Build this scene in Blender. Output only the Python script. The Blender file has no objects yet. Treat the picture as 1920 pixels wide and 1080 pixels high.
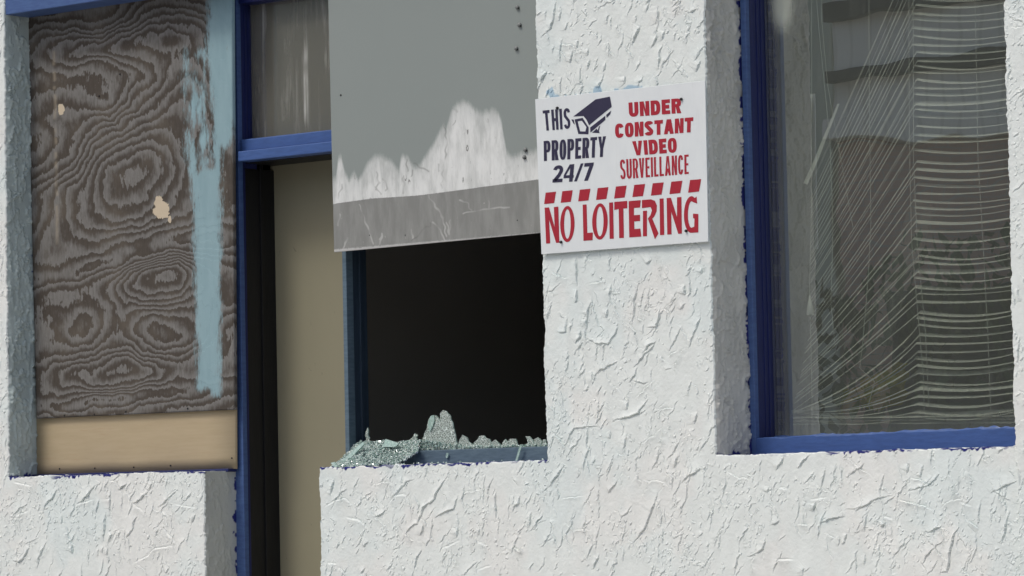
import bpy, bmesh, math, random
import numpy as np
from mathutils import Matrix, Vector
random.seed(7); rng = np.random.default_rng(11)
S = bpy.context.scene; COL = S.collection

# ------------------------------------------------------------------ camera
W, H = 1920, 1080
FPX, YAW, PITCH, ROLL = 6939.15, 0.7074800, 0.0588901, -0.0204893
_f = np.array([-math.sin(YAW)*math.cos(PITCH), math.cos(YAW)*math.cos(PITCH), math.sin(PITCH)])
_r = np.array([math.cos(YAW), math.sin(YAW), 0.0]); _u = np.cross(_r, _f)
CR = math.cos(ROLL)*_r + math.sin(ROLL)*_u
CU = -math.sin(ROLL)*_r + math.cos(ROLL)*_u
CF = _f
CP = np.array([6.92627642, -8.09942577, 1.22167525])
cd = bpy.data.cameras.new('camera'); cam = bpy.data.objects.new('camera', cd); COL.objects.link(cam)
cd.sensor_fit = 'HORIZONTAL'; cd.sensor_width = 36.0; cd.lens = FPX/W*36.0
cd.clip_start = 0.1; cd.clip_end = 500
M = Matrix.Identity(4)
for i in range(3):
    M[i][0] = CR[i]; M[i][1] = CU[i]; M[i][2] = -CF[i]; M[i][3] = CP[i]
cam.matrix_world = M
S.camera = cam

# ------------------------------------------------------------------ sky, sun, exposure
SUN_EL, SUN_AZ = math.radians(56), math.radians(199)      # azimuth from +Y, clockwise: behind-left of the camera side
wd = bpy.data.worlds.new('World'); S.world = wd; wd.use_nodes = True
nt = wd.node_tree
sky = nt.nodes.new('ShaderNodeTexSky'); sky.sky_type = 'NISHITA'; sky.sun_disc = False
sky.sun_elevation = SUN_EL; sky.sun_rotation = SUN_AZ; sky.air_density = 1.0; sky.dust_density = 4.0; sky.ozone_density = 1.0
nt.links.new(sky.outputs[0], nt.nodes['Background'].inputs[0]); nt.nodes['Background'].inputs[1].default_value = 0.13
sl = bpy.data.lights.new('sun', 'SUN'); sl.energy = 1.22; sl.angle = math.radians(14); sl.color = (1.0, 0.985, 0.93)
so = bpy.data.objects.new('sun', sl); COL.objects.link(so)
_d = Vector((math.sin(SUN_AZ)*math.cos(SUN_EL), math.cos(SUN_AZ)*math.cos(SUN_EL), math.sin(SUN_EL)))
so.rotation_euler = _d.to_track_quat('Z', 'Y').to_euler()
S.view_settings.view_transform = 'Standard'; S.view_settings.look = 'None'
S.view_settings.gamma = 1.0; S.view_settings.exposure = 0.0

# ------------------------------------------------------------------ helpers
def at(x, y, Y=0.0):
    """point of the plane at depth Y that was measured at photo position (x, y)"""
    d = CF*FPX + CR*(x-W/2) - CU*(y-H/2)
    return CP + d*((Y-CP[1])/d[1])
def px_of(P):
    q = P-CP; z = q@CF
    return W/2+FPX*(q@CR)/z, H/2-FPX*(q@CU)/z
def tag(o, label=None, cat=None, group=None, kind=None):
    if label: o['label'] = label
    if cat: o['category'] = cat
    if group: o['group'] = group
    if kind: o['kind'] = kind
    return o
def thing(name, label, cat, loc=(0, 0, 0), group=None):
    o = bpy.data.objects.new(name, None); COL.objects.link(o); o.location = loc; o.empty_display_size = 0.1
    return tag(o, label, cat, group)
def link(name, me, mat, parent=None):
    o = bpy.data.objects.new(name, me); COL.objects.link(o)
    if mat is not None:
        for m in (mat if isinstance(mat, (list, tuple)) else [mat]): me.materials.append(m)
    if parent is not None:
        o.parent = parent
        lv = Vector((0, 0, 0)); p = parent
        while p is not None: lv += p.location; p = p.parent
        me.transform(Matrix.Translation(-lv))
    return o
def bm_obj(name, bm, mat, parent=None, smooth=False):
    me = bpy.data.meshes.new(name); bmesh.ops.recalc_face_normals(bm, faces=bm.faces[:]); bm.to_mesh(me); bm.free()
    if smooth:
        for p in me.polygons: p.use_smooth = True
    return link(name, me, mat, parent)
def box_bm(x0, x1, y0, y1, z0, z1, bev=0.002, bm=None):
    bm2 = bmesh.new()
    bmesh.ops.create_cube(bm2, size=1)
    bmesh.ops.transform(bm2, matrix=Matrix.Translation(((x0+x1)/2, (y0+y1)/2, (z0+z1)/2)) @ Matrix.Diagonal((abs(x1-x0), abs(y1-y0), abs(z1-z0), 1)), verts=bm2.verts)
    if bev: bmesh.ops.bevel(bm2, geom=bm2.edges[:], offset=bev, segments=2, affect='EDGES', profile=0.5)
    if bm is None: return bm2
    me = bpy.data.meshes.new('t'); bm2.to_mesh(me); bm2.free(); bm.from_mesh(me); bpy.data.meshes.remove(me)
    return bm
def box(name, x0, x1, y0, y1, z0, z1, mat, parent=None, bev=0.002):
    return bm_obj(name, box_bm(x0, x1, y0, y1, z0, z1, bev), mat, parent)
def vnoise(x, z, scale, seed):
    """smooth value noise; x, z arrays in metres, scale = cell size"""
    g = np.random.default_rng(seed).random((256, 256))*2-1
    a = np.asarray(x)/scale+1000.37; b = np.asarray(z)/scale+1000.71
    i = np.floor(a).astype(int); j = np.floor(b).astype(int); u = a-i; v = b-j
    u = u*u*(3-2*u); v = v*v*(3-2*v)
    G = lambda p, q: g[p % 256, q % 256]
    return (G(i, j)*(1-u)+G(i+1, j)*u)*(1-v)+(G(i, j+1)*(1-u)+G(i+1, j+1)*u)*v
def smooth(e0, e1, x):
    t = np.clip((x-e0)/(e1-e0), 0, 1); return t*t*(3-2*t)
def grid_mesh(name, P, mask=None, flip=False, attrs=None, smooth_=True):
    """P: (nz, nx, 3) points; mask: (nz-1, nx-1) cells kept"""
    nz, nx = P.shape[:2]
    if mask is None: mask = np.ones((nz-1, nx-1), bool)
    idx = np.arange(nz*nx).reshape(nz, nx)
    q = np.stack([idx[:-1, :-1], idx[:-1, 1:], idx[1:, 1:], idx[1:, :-1]], -1)[mask]
    if flip: q = q[:, ::-1]
    used = np.zeros(nz*nx, bool); used[q.ravel()] = True
    remap = np.cumsum(used)-1; q = remap[q]
    V = P.reshape(-1, 3)[used]
    me = bpy.data.meshes.new(name)
    me.vertices.add(len(V)); me.vertices.foreach_set('co', V.astype(np.float32).ravel())
    n = len(q); me.loops.add(n*4); me.loops.foreach_set('vertex_index', q.astype(np.int32).ravel())
    me.polygons.add(n); me.polygons.foreach_set('loop_start', np.arange(0, n*4, 4, dtype=np.int32))
    try: me.polygons.foreach_set('loop_total', np.full(n, 4, np.int32))
    except Exception: pass
    me.polygons.foreach_set('use_smooth', np.full(n, smooth_))
    me.update(calc_edges=True); me.validate()
    for k, a in (attrs or {}).items():
        a = np.asarray(a)
        if a.ndim == 3:
            at_ = me.attributes.new(k, 'FLOAT_COLOR', 'POINT')
            c = np.ones((len(V), 4), np.float32); c[:, :3] = a.reshape(-1, 3)[used]; at_.data.foreach_set('color', c.ravel())
        else:
            at_ = me.attributes.new(k, 'FLOAT', 'POINT'); at_.data.foreach_set('value', a.reshape(-1)[used].astype(np.float32))
    return me
def poly_sd(u, v, poly):
    """signed distance, positive inside"""
    p = np.array(poly, float); d = np.full(np.shape(u), 1e9); ins = np.zeros(np.shape(u), bool)
    for a, b in zip(p, np.roll(p, -1, 0)):
        e = b-a; t = np.clip(((u-a[0])*e[0]+(v-a[1])*e[1])/(e@e+1e-12), 0, 1)
        d = np.minimum(d, np.hypot(u-a[0]-t*e[0], v-a[1]-t*e[1]))
        c = (a[1] > v) != (b[1] > v)
        with np.errstate(divide='ignore', invalid='ignore'):
            ins ^= c & (u < (b[0]-a[0])*(v-a[1])/(b[1]-a[1]+1e-12)+a[0])
    return np.where(ins, d, -d)

class NT:
    """small node-graph helper"""
    def __init__(s, name):
        s.m = bpy.data.materials.new(name); s.m.use_nodes = True; s.t = s.m.node_tree
        s.b = s.t.nodes['Principled BSDF']; s.out = s.t.nodes['Material Output']
    def n(s, typ, **kw):
        o = s.t.nodes.new(typ)
        for k, v in kw.items(): setattr(o, k, v)
        return o
    def l(s, a, b): s.t.links.new(a, b)
    def set(s, sock, v):
        if hasattr(v, 'is_output'): s.l(v, sock)
        elif isinstance(v, (tuple, list)) and len(v) == 3 and sock.type == 'RGBA': sock.default_value = (*v, 1)
        else: sock.default_value = v
    def obj(s, scale=(1, 1, 1), rot=(0, 0, 0)):
        c = s.n('ShaderNodeTexCoord'); m = s.n('ShaderNodeMapping'); m.inputs['Scale'].default_value = scale; m.inputs['Rotation'].default_value = rot
        g = s.n('ShaderNodeNewGeometry'); s.l(g.outputs['Position'], m.inputs[0]); return m.outputs[0]
    def noise(s, scale, detail=4, rough=.55, vec=None, dist=0.0):
        o = s.n('ShaderNodeTexNoise'); o.inputs['Scale'].default_value = scale; o.inputs['Detail'].default_value = detail
        o.inputs['Roughness'].default_value = rough; o.inputs['Distortion'].default_value = dist
        s.l(vec if vec is not None else s.obj(), o.inputs['Vector']); return o.outputs['Fac']
    def math(s, op, a, b=0.0, c=0.0):
        o = s.n('ShaderNodeMath', operation=op); s.set(o.inputs[0], a); s.set(o.inputs[1], b); s.set(o.inputs[2], c); return o.outputs[0]
    def mix(s, fac, a, b):
        o = s.n('ShaderNodeMix', data_type='RGBA'); s.set(o.inputs[0], fac); s.set(o.inputs[6], a); s.set(o.inputs[7], b); return o.outputs[2]
    def ramp(s, fac, stops, interp='LINEAR'):
        o = s.n('ShaderNodeValToRGB'); cr = o.color_ramp; cr.interpolation = interp
        while len(cr.elements) < len(stops): cr.elements.new(0.5)
        for e, (p, c) in zip(cr.elements, stops):
            e.position = p; e.color = (*c, 1) if isinstance(c, (tuple, list)) else (c, c, c, 1)
        s.set(o.inputs[0], fac); return o.outputs[0]
    def step(s, fac, lo, hi):
        o = s.n('ShaderNodeMapRange', interpolation_type='SMOOTHSTEP'); s.set(o.inputs[0], fac); o.inputs[1].default_value = lo; o.inputs[2].default_value = hi; return o.outputs[0]
    def attr(s, k, col=False):
        o = s.n('ShaderNodeAttribute'); o.attribute_name = k; return o.outputs['Color' if col else 'Fac']
    def bump(s, h, strength=.3, dist=.002, nrm=None):
        o = s.n('ShaderNodeBump'); o.inputs['Strength'].default_value = strength; o.inputs['Distance'].default_value = dist
        s.l(h, o.inputs['Height'])
        if nrm is not None: s.l(nrm, o.inputs['Normal'])
        s.l(o.outputs[0], s.b.inputs['Normal']); return o.outputs[0]
    def base(s, c, rough=.6, spec=.3, metal=0.0):
        s.set(s.b.inputs['Base Color'], c); s.set(s.b.inputs['Roughness'], rough); s.set(s.b.inputs['Specular IOR Level'], spec); s.b.inputs['Metallic'].default_value = metal
        return s.m

def paint_mat(name, c, c2, rough=.45, chip=None, chip_amt=.74, streak=(3, 3, 14)):
    k = NT(name)
    n1 = k.noise(9, 5, .6, k.obj(streak)); n2 = k.noise(160, 3)
    col = k.mix(k.step(n1, .35, .68), c, c2)
    if chip: col = k.mix(k.step(k.noise(55, 6, .65), chip_amt, chip_amt+.03), col, chip)
    k.bump(k.math('ADD', n1, k.math('MULTIPLY', n2, .35)), .25, .003)
    return k.base(col, rough, .4)

# materials ------------------------------------------------------------
def m_stucco():
    k = NT('white_stucco_paint')
    col = k.attr('Col', True)
    sp = k.noise(420, 3, .6)
    col = k.mix(k.math('MULTIPLY', k.step(sp, .62, .8), .18), col, (.45, .46, .45))
    k.bump(k.noise(330, 4, .6), .5, .0014)
    return k.base(col, .82, .25)
M_STUCCO = m_stucco()
M_BLUE = paint_mat('bright_blue_frame_paint', (.058, .118, .315), (.05, .10, .265), .42, (.35, .42, .52), .76)
M_NAVY = paint_mat('navy_frame', (.014, .022, .115), (.011, .017, .085), .4, (.09, .11, .2), .8, (20, 20, 2))  # darker blue, mainly on the frame sides facing along the wall
M_STRIP = paint_mat('sun_faded_blue_paint', (.07, .13, .30), (.055, .1, .25), .45, None)
M_SLATE = paint_mat('slate_blue_frame_paint', (.115, .17, .215), (.085, .13, .17), .5, (.25, .3, .33), .77)
M_SLATED = paint_mat('dark_slate_frame', (.03, .048, .075), (.024, .04, .06), .45, (.12, .08, .07), .8, (20, 20, 2))  # darker slate tone for the inner side of the broken window's post
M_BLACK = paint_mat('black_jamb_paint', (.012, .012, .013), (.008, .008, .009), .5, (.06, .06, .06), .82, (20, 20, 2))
def m_dark():
    k = NT('dark_room_paint'); return k.base(k.mix(k.noise(3, 4), (.38, .355, .32), (.45, .42, .38)), .9, .1)
M_DARK = m_dark()
def m_door():
    k = NT('beige_door_paint')
    n = k.noise(5, 5, .6, k.obj((1, 1, .5)))
    col = k.mix(n, (.29, .272, .185), (.25, .232, .162))
    scr = k.step(k.noise(26, 7, .7, k.obj((1, 1, .55)), 1.2), .655, .69)
    col = k.mix(k.math('MULTIPLY', scr, .55), col, (.07, .06, .05))
    k.bump(n, .1, .003)
    return k.base(col, .55, .3)
M_DOOR = m_door()
M_SCREW = NT('dark_steel_screw').base((.03, .03, .032), .45, .5, .6)
M_RIVET = NT('grey_painted_bolt').base((.2, .21, .205), .5, .4)

# ------------------------------------------------------------------ setting
ZS = 1.350                                    # every sill
XL0, XB, XC, XPL, XPR, XF = -2.170, -1.2735, -.781, .1145, .723, 1.705
ZHEAD = 3.06
def plain_sheet(name, x0, x1, y0, y1, z, mat):
    bm = bmesh.new(); vs = [bm.verts.new(p) for p in ((x0, y0, z), (x1, y0, z), (x1, y1, z), (x0, y1, z))]; bm.faces.new(vs)
    return bm_obj(name, bm, mat)
k = NT('asphalt'); k.bump(k.noise(90, 4), .5, .01)
tag(plain_sheet('ground', -300, 300, -300, 300, 0, k.base(k.mix(k.noise(3, 6), (.10, .10, .098), (.14, .137, .13)), .9)), kind='structure')
k = NT('concrete_paving')
pm = k.base(k.mix(k.noise(4, 6), (.40, .39, .37), (.48, .47, .45)), .85)
tag(box('pavement', -30, 30, -7.2, .0, -.2, .13, pm, None, .01), kind='structure')  # unseen paving, made wide and pale to bounce light into the reveals

# ---- stucco relief: trowel strokes drawn into one height field
GS = .0023
fx = np.arange(-2.33, 1.90, GS); fz = np.arange(.94, 3.02, GS)
xs = np.concatenate([np.linspace(-7, -2.36, 10), fx, np.linspace(1.93, 6, 9)])
zs = np.concatenate([[0, .3, .6, .9], fz, [3.1, 3.4, 3.8, 4.4]])
def snap(arr, v): arr[np.argmin(abs(arr-v))] = v
for v in (XL0, XB, XC, XPL, XPR, XF): snap(xs, v)
snap(zs, ZS); snap(zs, ZHEAD)
NX, NZ = len(xs), len(zs)
X, Z = np.meshgrid(xs, zs)
HT = np.zeros((NZ, NX)); GRV = np.zeros((NZ, NX))
def stroke(pts, h, lip=.02, fall=.0032, wob=.004, taper=True, side=1):
    """raise a ledge of plaster along pts (world x,z): a slow rise, then a sharp drop on one side"""
    P = np.array(pts, float)
    seg = np.hypot(*np.diff(P, axis=0).T); L = seg.sum()
    n = max(4, int(L/.0022)); s = np.linspace(0, L, n); cs = np.concatenate([[0], np.cumsum(seg)])
    q = np.stack([np.interp(s, cs, P[:, 0]), np.interp(s, cs, P[:, 1])], 1)
    sd = int(rng.integers(1 << 30))
    q[:, 0] += wob*vnoise(s, s*0, .012, sd)+wob*.5*vnoise(s, s*0, .004, sd+1)
    q[:, 1] += wob*vnoise(s, s*0+9, .014, sd+2)
    tg = np.gradient(q, axis=0); tg /= np.linalg.norm(tg, axis=1)[:, None]+1e-9
    nr = np.stack([tg[:, 1], -tg[:, 0]], 1)*side
    w = h*(np.minimum(1, np.minimum(s, L-s)/(.34*L))**.8 if taper else 1)*(1+.45*vnoise(s, s*0+3, .01, sd+3))
    mg = lip*2.4
    i0, i1 = np.searchsorted(xs, [q[:, 0].min()-mg, q[:, 0].max()+mg]); j0, j1 = np.searchsorted(zs, [q[:, 1].min()-mg, q[:, 1].max()+mg])
    if i1-i0 < 2 or j1-j0 < 2: return
    gx = X[j0:j1, i0:i1]; gz = Z[j0:j1, i0:i1]
    d2 = (gx[..., None]-q[:, 0])**2+(gz[..., None]-q[:, 1])**2
    k_ = d2.argmin(-1); d = np.sqrt(np.take_along_axis(d2, k_[..., None], -1)[..., 0])
    sg = (gx-q[k_, 0])*nr[k_, 0]+(gz-q[k_, 1])*nr[k_, 1]
    prof = np.where(sg < 0, np.exp(-(d/lip)**1.2), np.where(d < fall, 1-d/fall, 0))
    GRV[j0:j1, i0:i1] = np.maximum(GRV[j0:j1, i0:i1], np.where((sg > 0) & (k_ > 0) & (k_ < n-1), .6*w[k_]*np.exp(-((d-fall)/.0024)**2), 0))
    e = (k_ == 0) | (k_ == n-1); prof = np.where(e, prof*np.exp(-(d/.006)**2), prof)
    v = w[k_]*prof
    HT[j0:j1, i0:i1] = np.maximum(HT[j0:j1, i0:i1], v)+np.minimum(HT[j0:j1, i0:i1], v)*.35
def zpts(ox, oy, sc, pts): return [tuple(at(ox+a/sc, oy+b/sc, 0)[[0, 2]]) for a, b in pts]
TR = []   # (points, strength) of the ledges one can make out one by one
def T(ox, oy, sc, *lists):
    for l in lists: TR.append(zpts(ox, oy, sc, l))
T(600, 880, 4.8, [(850, 85), (780, 110), (700, 200), (630, 265)], [(1190, 30), (1110, 100), (1030, 260), (930, 350), (880, 480), (790, 540), (730, 670)],
  [(1250, 230), (1200, 350), (1110, 390), (1020, 445)], [(990, 610), (950, 700)], [(920, 720), (870, 800), (840, 940)], [(660, 840), (600, 920)],
  [(1240, 520), (1230, 610)], [(1435, 540), (1420, 600)], [(940, 500), (905, 600)], [(1800, 240), (1790, 310), (1730, 350)], [(1830, 700), (1800, 740), (1740, 700)], [(480, 440), (600, 365)],
  [(410, 880), (360, 940)], [(390, 700), (440, 650)], [(1910, 380), (1890, 440), (1895, 520)], [(130, 90), (90, 240)], [(240, 170), (110, 290)], [(1780, 590), (1720, 760)], [(1580, 200), (1585, 450)])
T(1040, 480, 6, [(250, 0), (245, 200), (250, 350)], [(260, 380), (250, 500), (220, 530)], [(430, 510), (380, 600), (370, 700), (350, 870)], [(640, 320), (625, 430), (630, 540)],
  [(950, 300), (900, 480), (900, 650), (870, 780)], [(720, 740), (680, 890), (600, 990), (500, 985), (330, 920)], [(1195, 580), (1180, 690), (1140, 795), (1040, 805)], [(1365, 470), (1290, 570)],
  [(1650, 640), (1590, 800), (1510, 1050)], [(1430, 780), (1340, 960), (1285, 1080)], [(1150, 950), (1050, 1010), (990, 1100)], [(600, 590), (580, 700)], [(290, 800), (290, 910), (230, 990)],
  [(320, 960), (240, 1075)], [(1455, 330), (1455, 440)], [(1460, 530), (1420, 610)], [(1655, 140), (1650, 210)], [(1090, 40), (1030, 100)], [(130, 740), (125, 860), (20, 850)])
T(960, 0, 4.174, [(345, 0), (330, 120), (300, 220), (230, 290)], [(400, 300), (375, 400), (375, 490)], [(385, 600), (375, 750)], [(540, 500), (535, 690)], [(520, 310), (505, 380)], [(595, 375), (590, 440)],
  [(740, 340), (740, 400)], [(1010, 200), (940, 350)], [(1140, 50), (1150, 190)], [(1140, 200), (1135, 300), (1090, 380)], [(1200, 240), (1180, 310)], [(1180, 340), (1155, 400), (1160, 470), (1140, 550)],
  [(1075, 0), (1055, 100)], [(450, 170), (415, 240)], [(740, 480), (720, 570)], [(1320, 0), (1310, 40)], [(1450, 60), (1390, 100)], [(270, 560), (220, 650)], [(480, 400), (455, 490)], [(600, 470), (595, 550)],
  [(885, 600), (885, 660)], [(1480, 480), (1430, 570)], [(690, 630), (685, 700)], [(240, 90), (200, 120)], [(970, 120), (975, 170)], [(660, 250), (670, 310)])
T(1400, 820, 3.69, [(435, 120), (350, 215)], [(545, 200), (500, 410)], [(820, 180), (700, 270)], [(1115, 180), (1110, 260)], [(1340, 250), (1250, 330), (1120, 370)], [(680, 500), (800, 480), (900, 420), (1020, 400)],
  [(1030, 420), (1120, 450), (1290, 500)], [(500, 590), (600, 555), (680, 550)], [(130, 690), (110, 780), (0, 830)], [(500, 600), (490, 700)], [(830, 510), (815, 660)], [(1480, 575), (1420, 730), (1390, 920), (1330, 945)],
  [(1380, 700), (1260, 800), (1210, 890)], [(1530, 580), (1610, 640)], [(1820, 500), (1790, 650), (1760, 740)], [(1870, 300), (1780, 340), (1680, 390)], [(1350, 610), (1260, 660)], [(920, 750), (915, 830)],
  [(400, 900), (390, 960)], [(170, 600), (230, 580)], [(360, 595), (425, 605)], [(260, 130), (205, 230)], [(950, 590), (930, 620)], [(470, 450), (460, 510)], [(1220, 190), (1200, 280)], [(690, 670), (660, 740)], [(820, 810), (815, 880)], [(155, 340), (140, 380)])
T(0, 880, 4.8, [(520, 175), (470, 260), (430, 290), (385, 380)], [(865, 140), (800, 220), (730, 290), (690, 320)], [(1335, 200), (1260, 270), (1190, 310)], [(1585, 190), (1500, 280), (1420, 345)], [(1720, 200), (1650, 300)],
  [(990, 190), (990, 420)], [(945, 380), (940, 540), (925, 660)], [(1240, 420), (1210, 450), (1200, 530), (1120, 635)], [(250, 320), (180, 350), (110, 420)], [(265, 680), (240, 750), (180, 830), (110, 820)],
  [(420, 650), (350, 800), (335, 900)], [(970, 700), (960, 790)], [(1080, 570), (1070, 610)], [(1010, 580), (975, 660)], [(1420, 540), (1400, 610)], [(930, 700), (925, 760)], [(890, 270), (860, 410)], [(1150, 130), (1060, 190)],
  [(1370, 110), (1340, 200)], [(1520, 880), (1490, 940)], [(1760, 400), (1730, 480)], [(885, 720), (890, 780)], [(650, 680), (650, 760)])
T(980, 440, 1.688, [(425, 340), (350, 420)], [(300, 400), (230, 440)], [(400, 520), (360, 570), (280, 590)], [(245, 605), (165, 610), (120, 690)], [(335, 520), (330, 560)], [(280, 620), (275, 650)], [(330, 630), (320, 690)],
  [(215, 660), (190, 750)], [(580, 735), (530, 760), (500, 790)], [(430, 810), (420, 850), (380, 940), (340, 980)], [(300, 780), (270, 820)], [(245, 1010), (220, 1060)], [(130, 730), (80, 800)], [(220, 430), (225, 470)], [(550, 560), (545, 600)], [(490, 700), (480, 740)])
BR = []
def T2(ox, oy, sc, *lists):
    for l in lists: BR.append(zpts(ox, oy, sc, l))
T2(600, 880, 4.8, [(40, 350), (130, 290), (220, 270), (290, 330)], [(220, 440), (340, 460), (440, 540)], [(1080, 730), (1180, 690), (1260, 650)], [(1410, 920), (1550, 870)], [(620, 320), (680, 240), (790, 240)], [(60, 850), (160, 860)], [(170, 890), (230, 950)], [(1410, 650), (1500, 700)])
T2(0, 880, 4.8, [(100, 120), (200, 140), (290, 165)], [(1120, 190), (1170, 270)], [(1190, 320), (1290, 390)], [(1460, 530), (1590, 690)], [(1600, 690), (1390, 725), (1330, 790), (1190, 860)], [(130, 430), (260, 380)], [(690, 325), (850, 280)], [(1560, 320), (1770, 360)])
T2(1400, 820, 3.69, [(220, 350), (290, 370)], [(440, 440), (560, 425)], [(940, 550), (1010, 575)], [(1470, 450), (1560, 490)], [(180, 850), (330, 855)])
for l in TR: stroke(l, random.uniform(.0034, .0058), random.uniform(.007, .018), .0011, .003, True, -1 if l[-1][1] < l[0][1] else 1)
for l in BR: stroke(l, random.uniform(.002, .0032), random.uniform(.012, .02), .004, .0015, True, -1 if l[-1][0] > l[0][0] else 1)
# the finer ledges between them
def in_wall(x, z):
    if XL0 < x < XPL and z > ZS: return False
    if XB < x < XC: return False
    if XPR < x < XF and z > ZS: return False
    return True
c = 0
while c < 1050:
    x = random.uniform(-2.3, 1.85); z = random.uniform(.96, 2.98)
    if not in_wall(x, z): continue
    c += 1
    cl = vnoise(np.array([x]), np.array([z]), .14, 77)[0]
    L = random.uniform(.018, .10); a = math.radians(random.gauss(74, 22)) if random.random() < .86 else math.radians(random.gauss(150, 25))
    dx, dz = math.cos(a)*L, math.sin(a)*L; b = random.uniform(-.2, .2)*L
    stroke([(x+dx/2, z+dz/2), (x+b, z+b*.4), (x-dx/2, z-dz/2)], random.uniform(.0013, .0033), random.uniform(.004, .012), .0011, .0045, True, -1 if random.random() < .85 else 1)
c = 0
while c < 5600:
    x = random.uniform(-2.3, 1.85); z = random.uniform(.96, 2.98)
    if not in_wall(x, z): continue
    if vnoise(np.array([x]), np.array([z]), .11, 78)[0] < random.uniform(-.35, .5): continue
    c += 1
    L = random.uniform(.004, .017); a = math.radians(random.gauss(72, 34)); dx, dz = math.cos(a)*L, math.sin(a)*L
    stroke([(x+dx/2, z+dz/2), (x-dx/2, z-dz/2)], random.uniform(.001, .0028), random.uniform(.003, .006), .0011, .002, True, -1 if random.random() < .8 else 1)
HT -= GRV
HT += .0012*vnoise(X, Z, .25, 5)+.0007*vnoise(X, Z, .06, 6)+.0003*vnoise(X, Z, .009, 7)+.0002*vnoise(X, Z, .0045, 8)

# ---- edges of the openings, hand-formed and a little ragged
EDGES = {}
def ejit(key, s, amp=.0032):
    a = abs(hash(key)) if False else sum(ord(ch)*31**i for i, ch in enumerate(key)) % 9973
    return amp*(vnoise(s, s*0, .06, a)+.75*vnoise(s, s*0+5, .017, a+1)+.5*vnoise(s, s*0+8, .006, a+2))
TILT = {'XL0': (-2.168, -2.172, 2.86, 1.358), 'XB': (-1.272, -1.275, 1.349, 1.026), 'XC': (-.780, -.782, 1.338, 1.024), 'XPL': (.110, .119, 2.628, 1.34), 'XPR': (.721, .725, 2.462, 1.355), 'XF': (1.708, 1.702, 2.507, 1.35)}
BASE = dict(XL0=XL0, XB=XB, XC=XC, XPL=XPL, XPR=XPR, XF=XF)
def eoff(key, z):
    a, b, z1, z0 = TILT[key]; t = np.clip((z-z0)/(z1-z0), -.5, 1.6)
    return b+(a-b)*t-BASE[key]+ejit(key, z)
def zoff(x): return ejit('sill', x, .0028)
PX, PY, PZ = X.copy(), -HT.copy(), Z.copy()
RAD = .0035
for key, (z0, z1) in dict(XL0=(ZS, 9), XB=(-1, ZS), XC=(-1, ZS), XPL=(ZS, 9), XPR=(ZS, 9), XF=(ZS, 9)).items():
    e = BASE[key]; d = abs(X-e); m = (Z >= z0-1e-6) & (Z <= z1+1e-6)
    PX += np.where(m, eoff(key, Z)*np.clip(1-d/.035, 0, 1), 0)
    PY += np.where(m, (RAD+.001)*np.clip(1-d/RAD, 0, 1)**2, 0)
sillm = ((X >= XL0-1e-6) & (X <= XB+1e-6)) | ((X >= XC-1e-6) & (X <= XPL+1e-6)) | ((X >= XPR-1e-6) & (X <= XF+1e-6))
dz = abs(Z-ZS)
PZ += np.where(sillm, zoff(X)*np.clip(1-dz/.03, 0, 1), 0)
PY += np.where(sillm, (RAD+.001)*np.clip(1-dz/RAD, 0, 1)**2, 0)
cx_, cz_ = (xs[1:]+xs[:-1])/2, (zs[1:]+zs[:-1])/2
CX, CZ = np.meshgrid(cx_, cz_)
hole = ((CX > XL0) & (CX < XPL) & (CZ > ZS) & (CZ < ZHEAD)) | ((CX > XB) & (CX < XC) & (CZ < ZHEAD)) | ((CX > XPR) & (CX < XF) & (CZ > ZS) & (CZ < ZHEAD))
# the pilaster to the right of the big window stands a finger proud
pil = smooth(XF-.004, XF+.002, X+.5*eoff('XF', np.minimum(Z, 9)))
PY -= .011*np.where(Z < ZS, pil, np.where(X >= XF-1e-6, 1, 0))
# ---- paint colours that stay put: whites of two coats, navy smears along the sills, pale blue above the sign
WHITE = np.array([.76, .80, .77]); WARM = np.array([.785, .79, .755]); COOL = np.array([.70, .775, .76])
NAVY = np.array([.02, .025, .16]); PALEB = np.array([.30, .47, .60])
m1 = smooth(-.1, .55, vnoise(X, Z, .16, 21)+.4*vnoise(X, Z, .04, 22))[..., None]
m2 = smooth(.05, .7, vnoise(X+7, Z, .19, 23)+.4*vnoise(X, Z, .05, 24))[..., None]
COLR = WHITE*(1-.65*m1)+WARM*.65*m1; COLR = COLR*(1-.6*m2)+COOL*.6*m2
COLR *= (1+.03*vnoise(X, Z*.3, .02, 25))[..., None]
dtop = ZS+zoff(X)-PZ
sm = vnoise(X, Z, .03, 31)+.7*vnoise(X, Z, .009, 32)
navm = np.where(sillm & (PZ < ZS+.02), smooth(.2, .4, sm+.75-np.clip(dtop, 0, 1)/.0085), 0)
navm *= smooth(-.25, .35, vnoise(X, Z*0, .11, 33)+.35)
COLR = COLR*(1-navm[..., None])+NAVY*navm[..., None]
sgt = at(1003, 186)[2]+(at(1322, 151)[2]-at(1003, 186)[2])*0
pm_ = np.where((X > .11) & (X < .74) & (Z > sgt-.05), smooth(.25, .5, vnoise(X, Z, .035, 41)+.6*vnoise(X, Z*.5, .01, 42)+.30-np.clip(Z-sgt, 0, 1)/.022), 0)*.75
COLR = COLR*(1-pm_[..., None])+PALEB*pm_[..., None]
P = np.stack([PX, PY, PZ], -1)
wall = thing('stucco_wall', 'white trowelled stucco wall with grey painted reveals around its openings', 'wall', (0, 0, 0))
link('wall_face', grid_mesh('wall_face', P, ~hole, False, {'Col': COLR}, False), M_STUCCO, wall)

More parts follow.
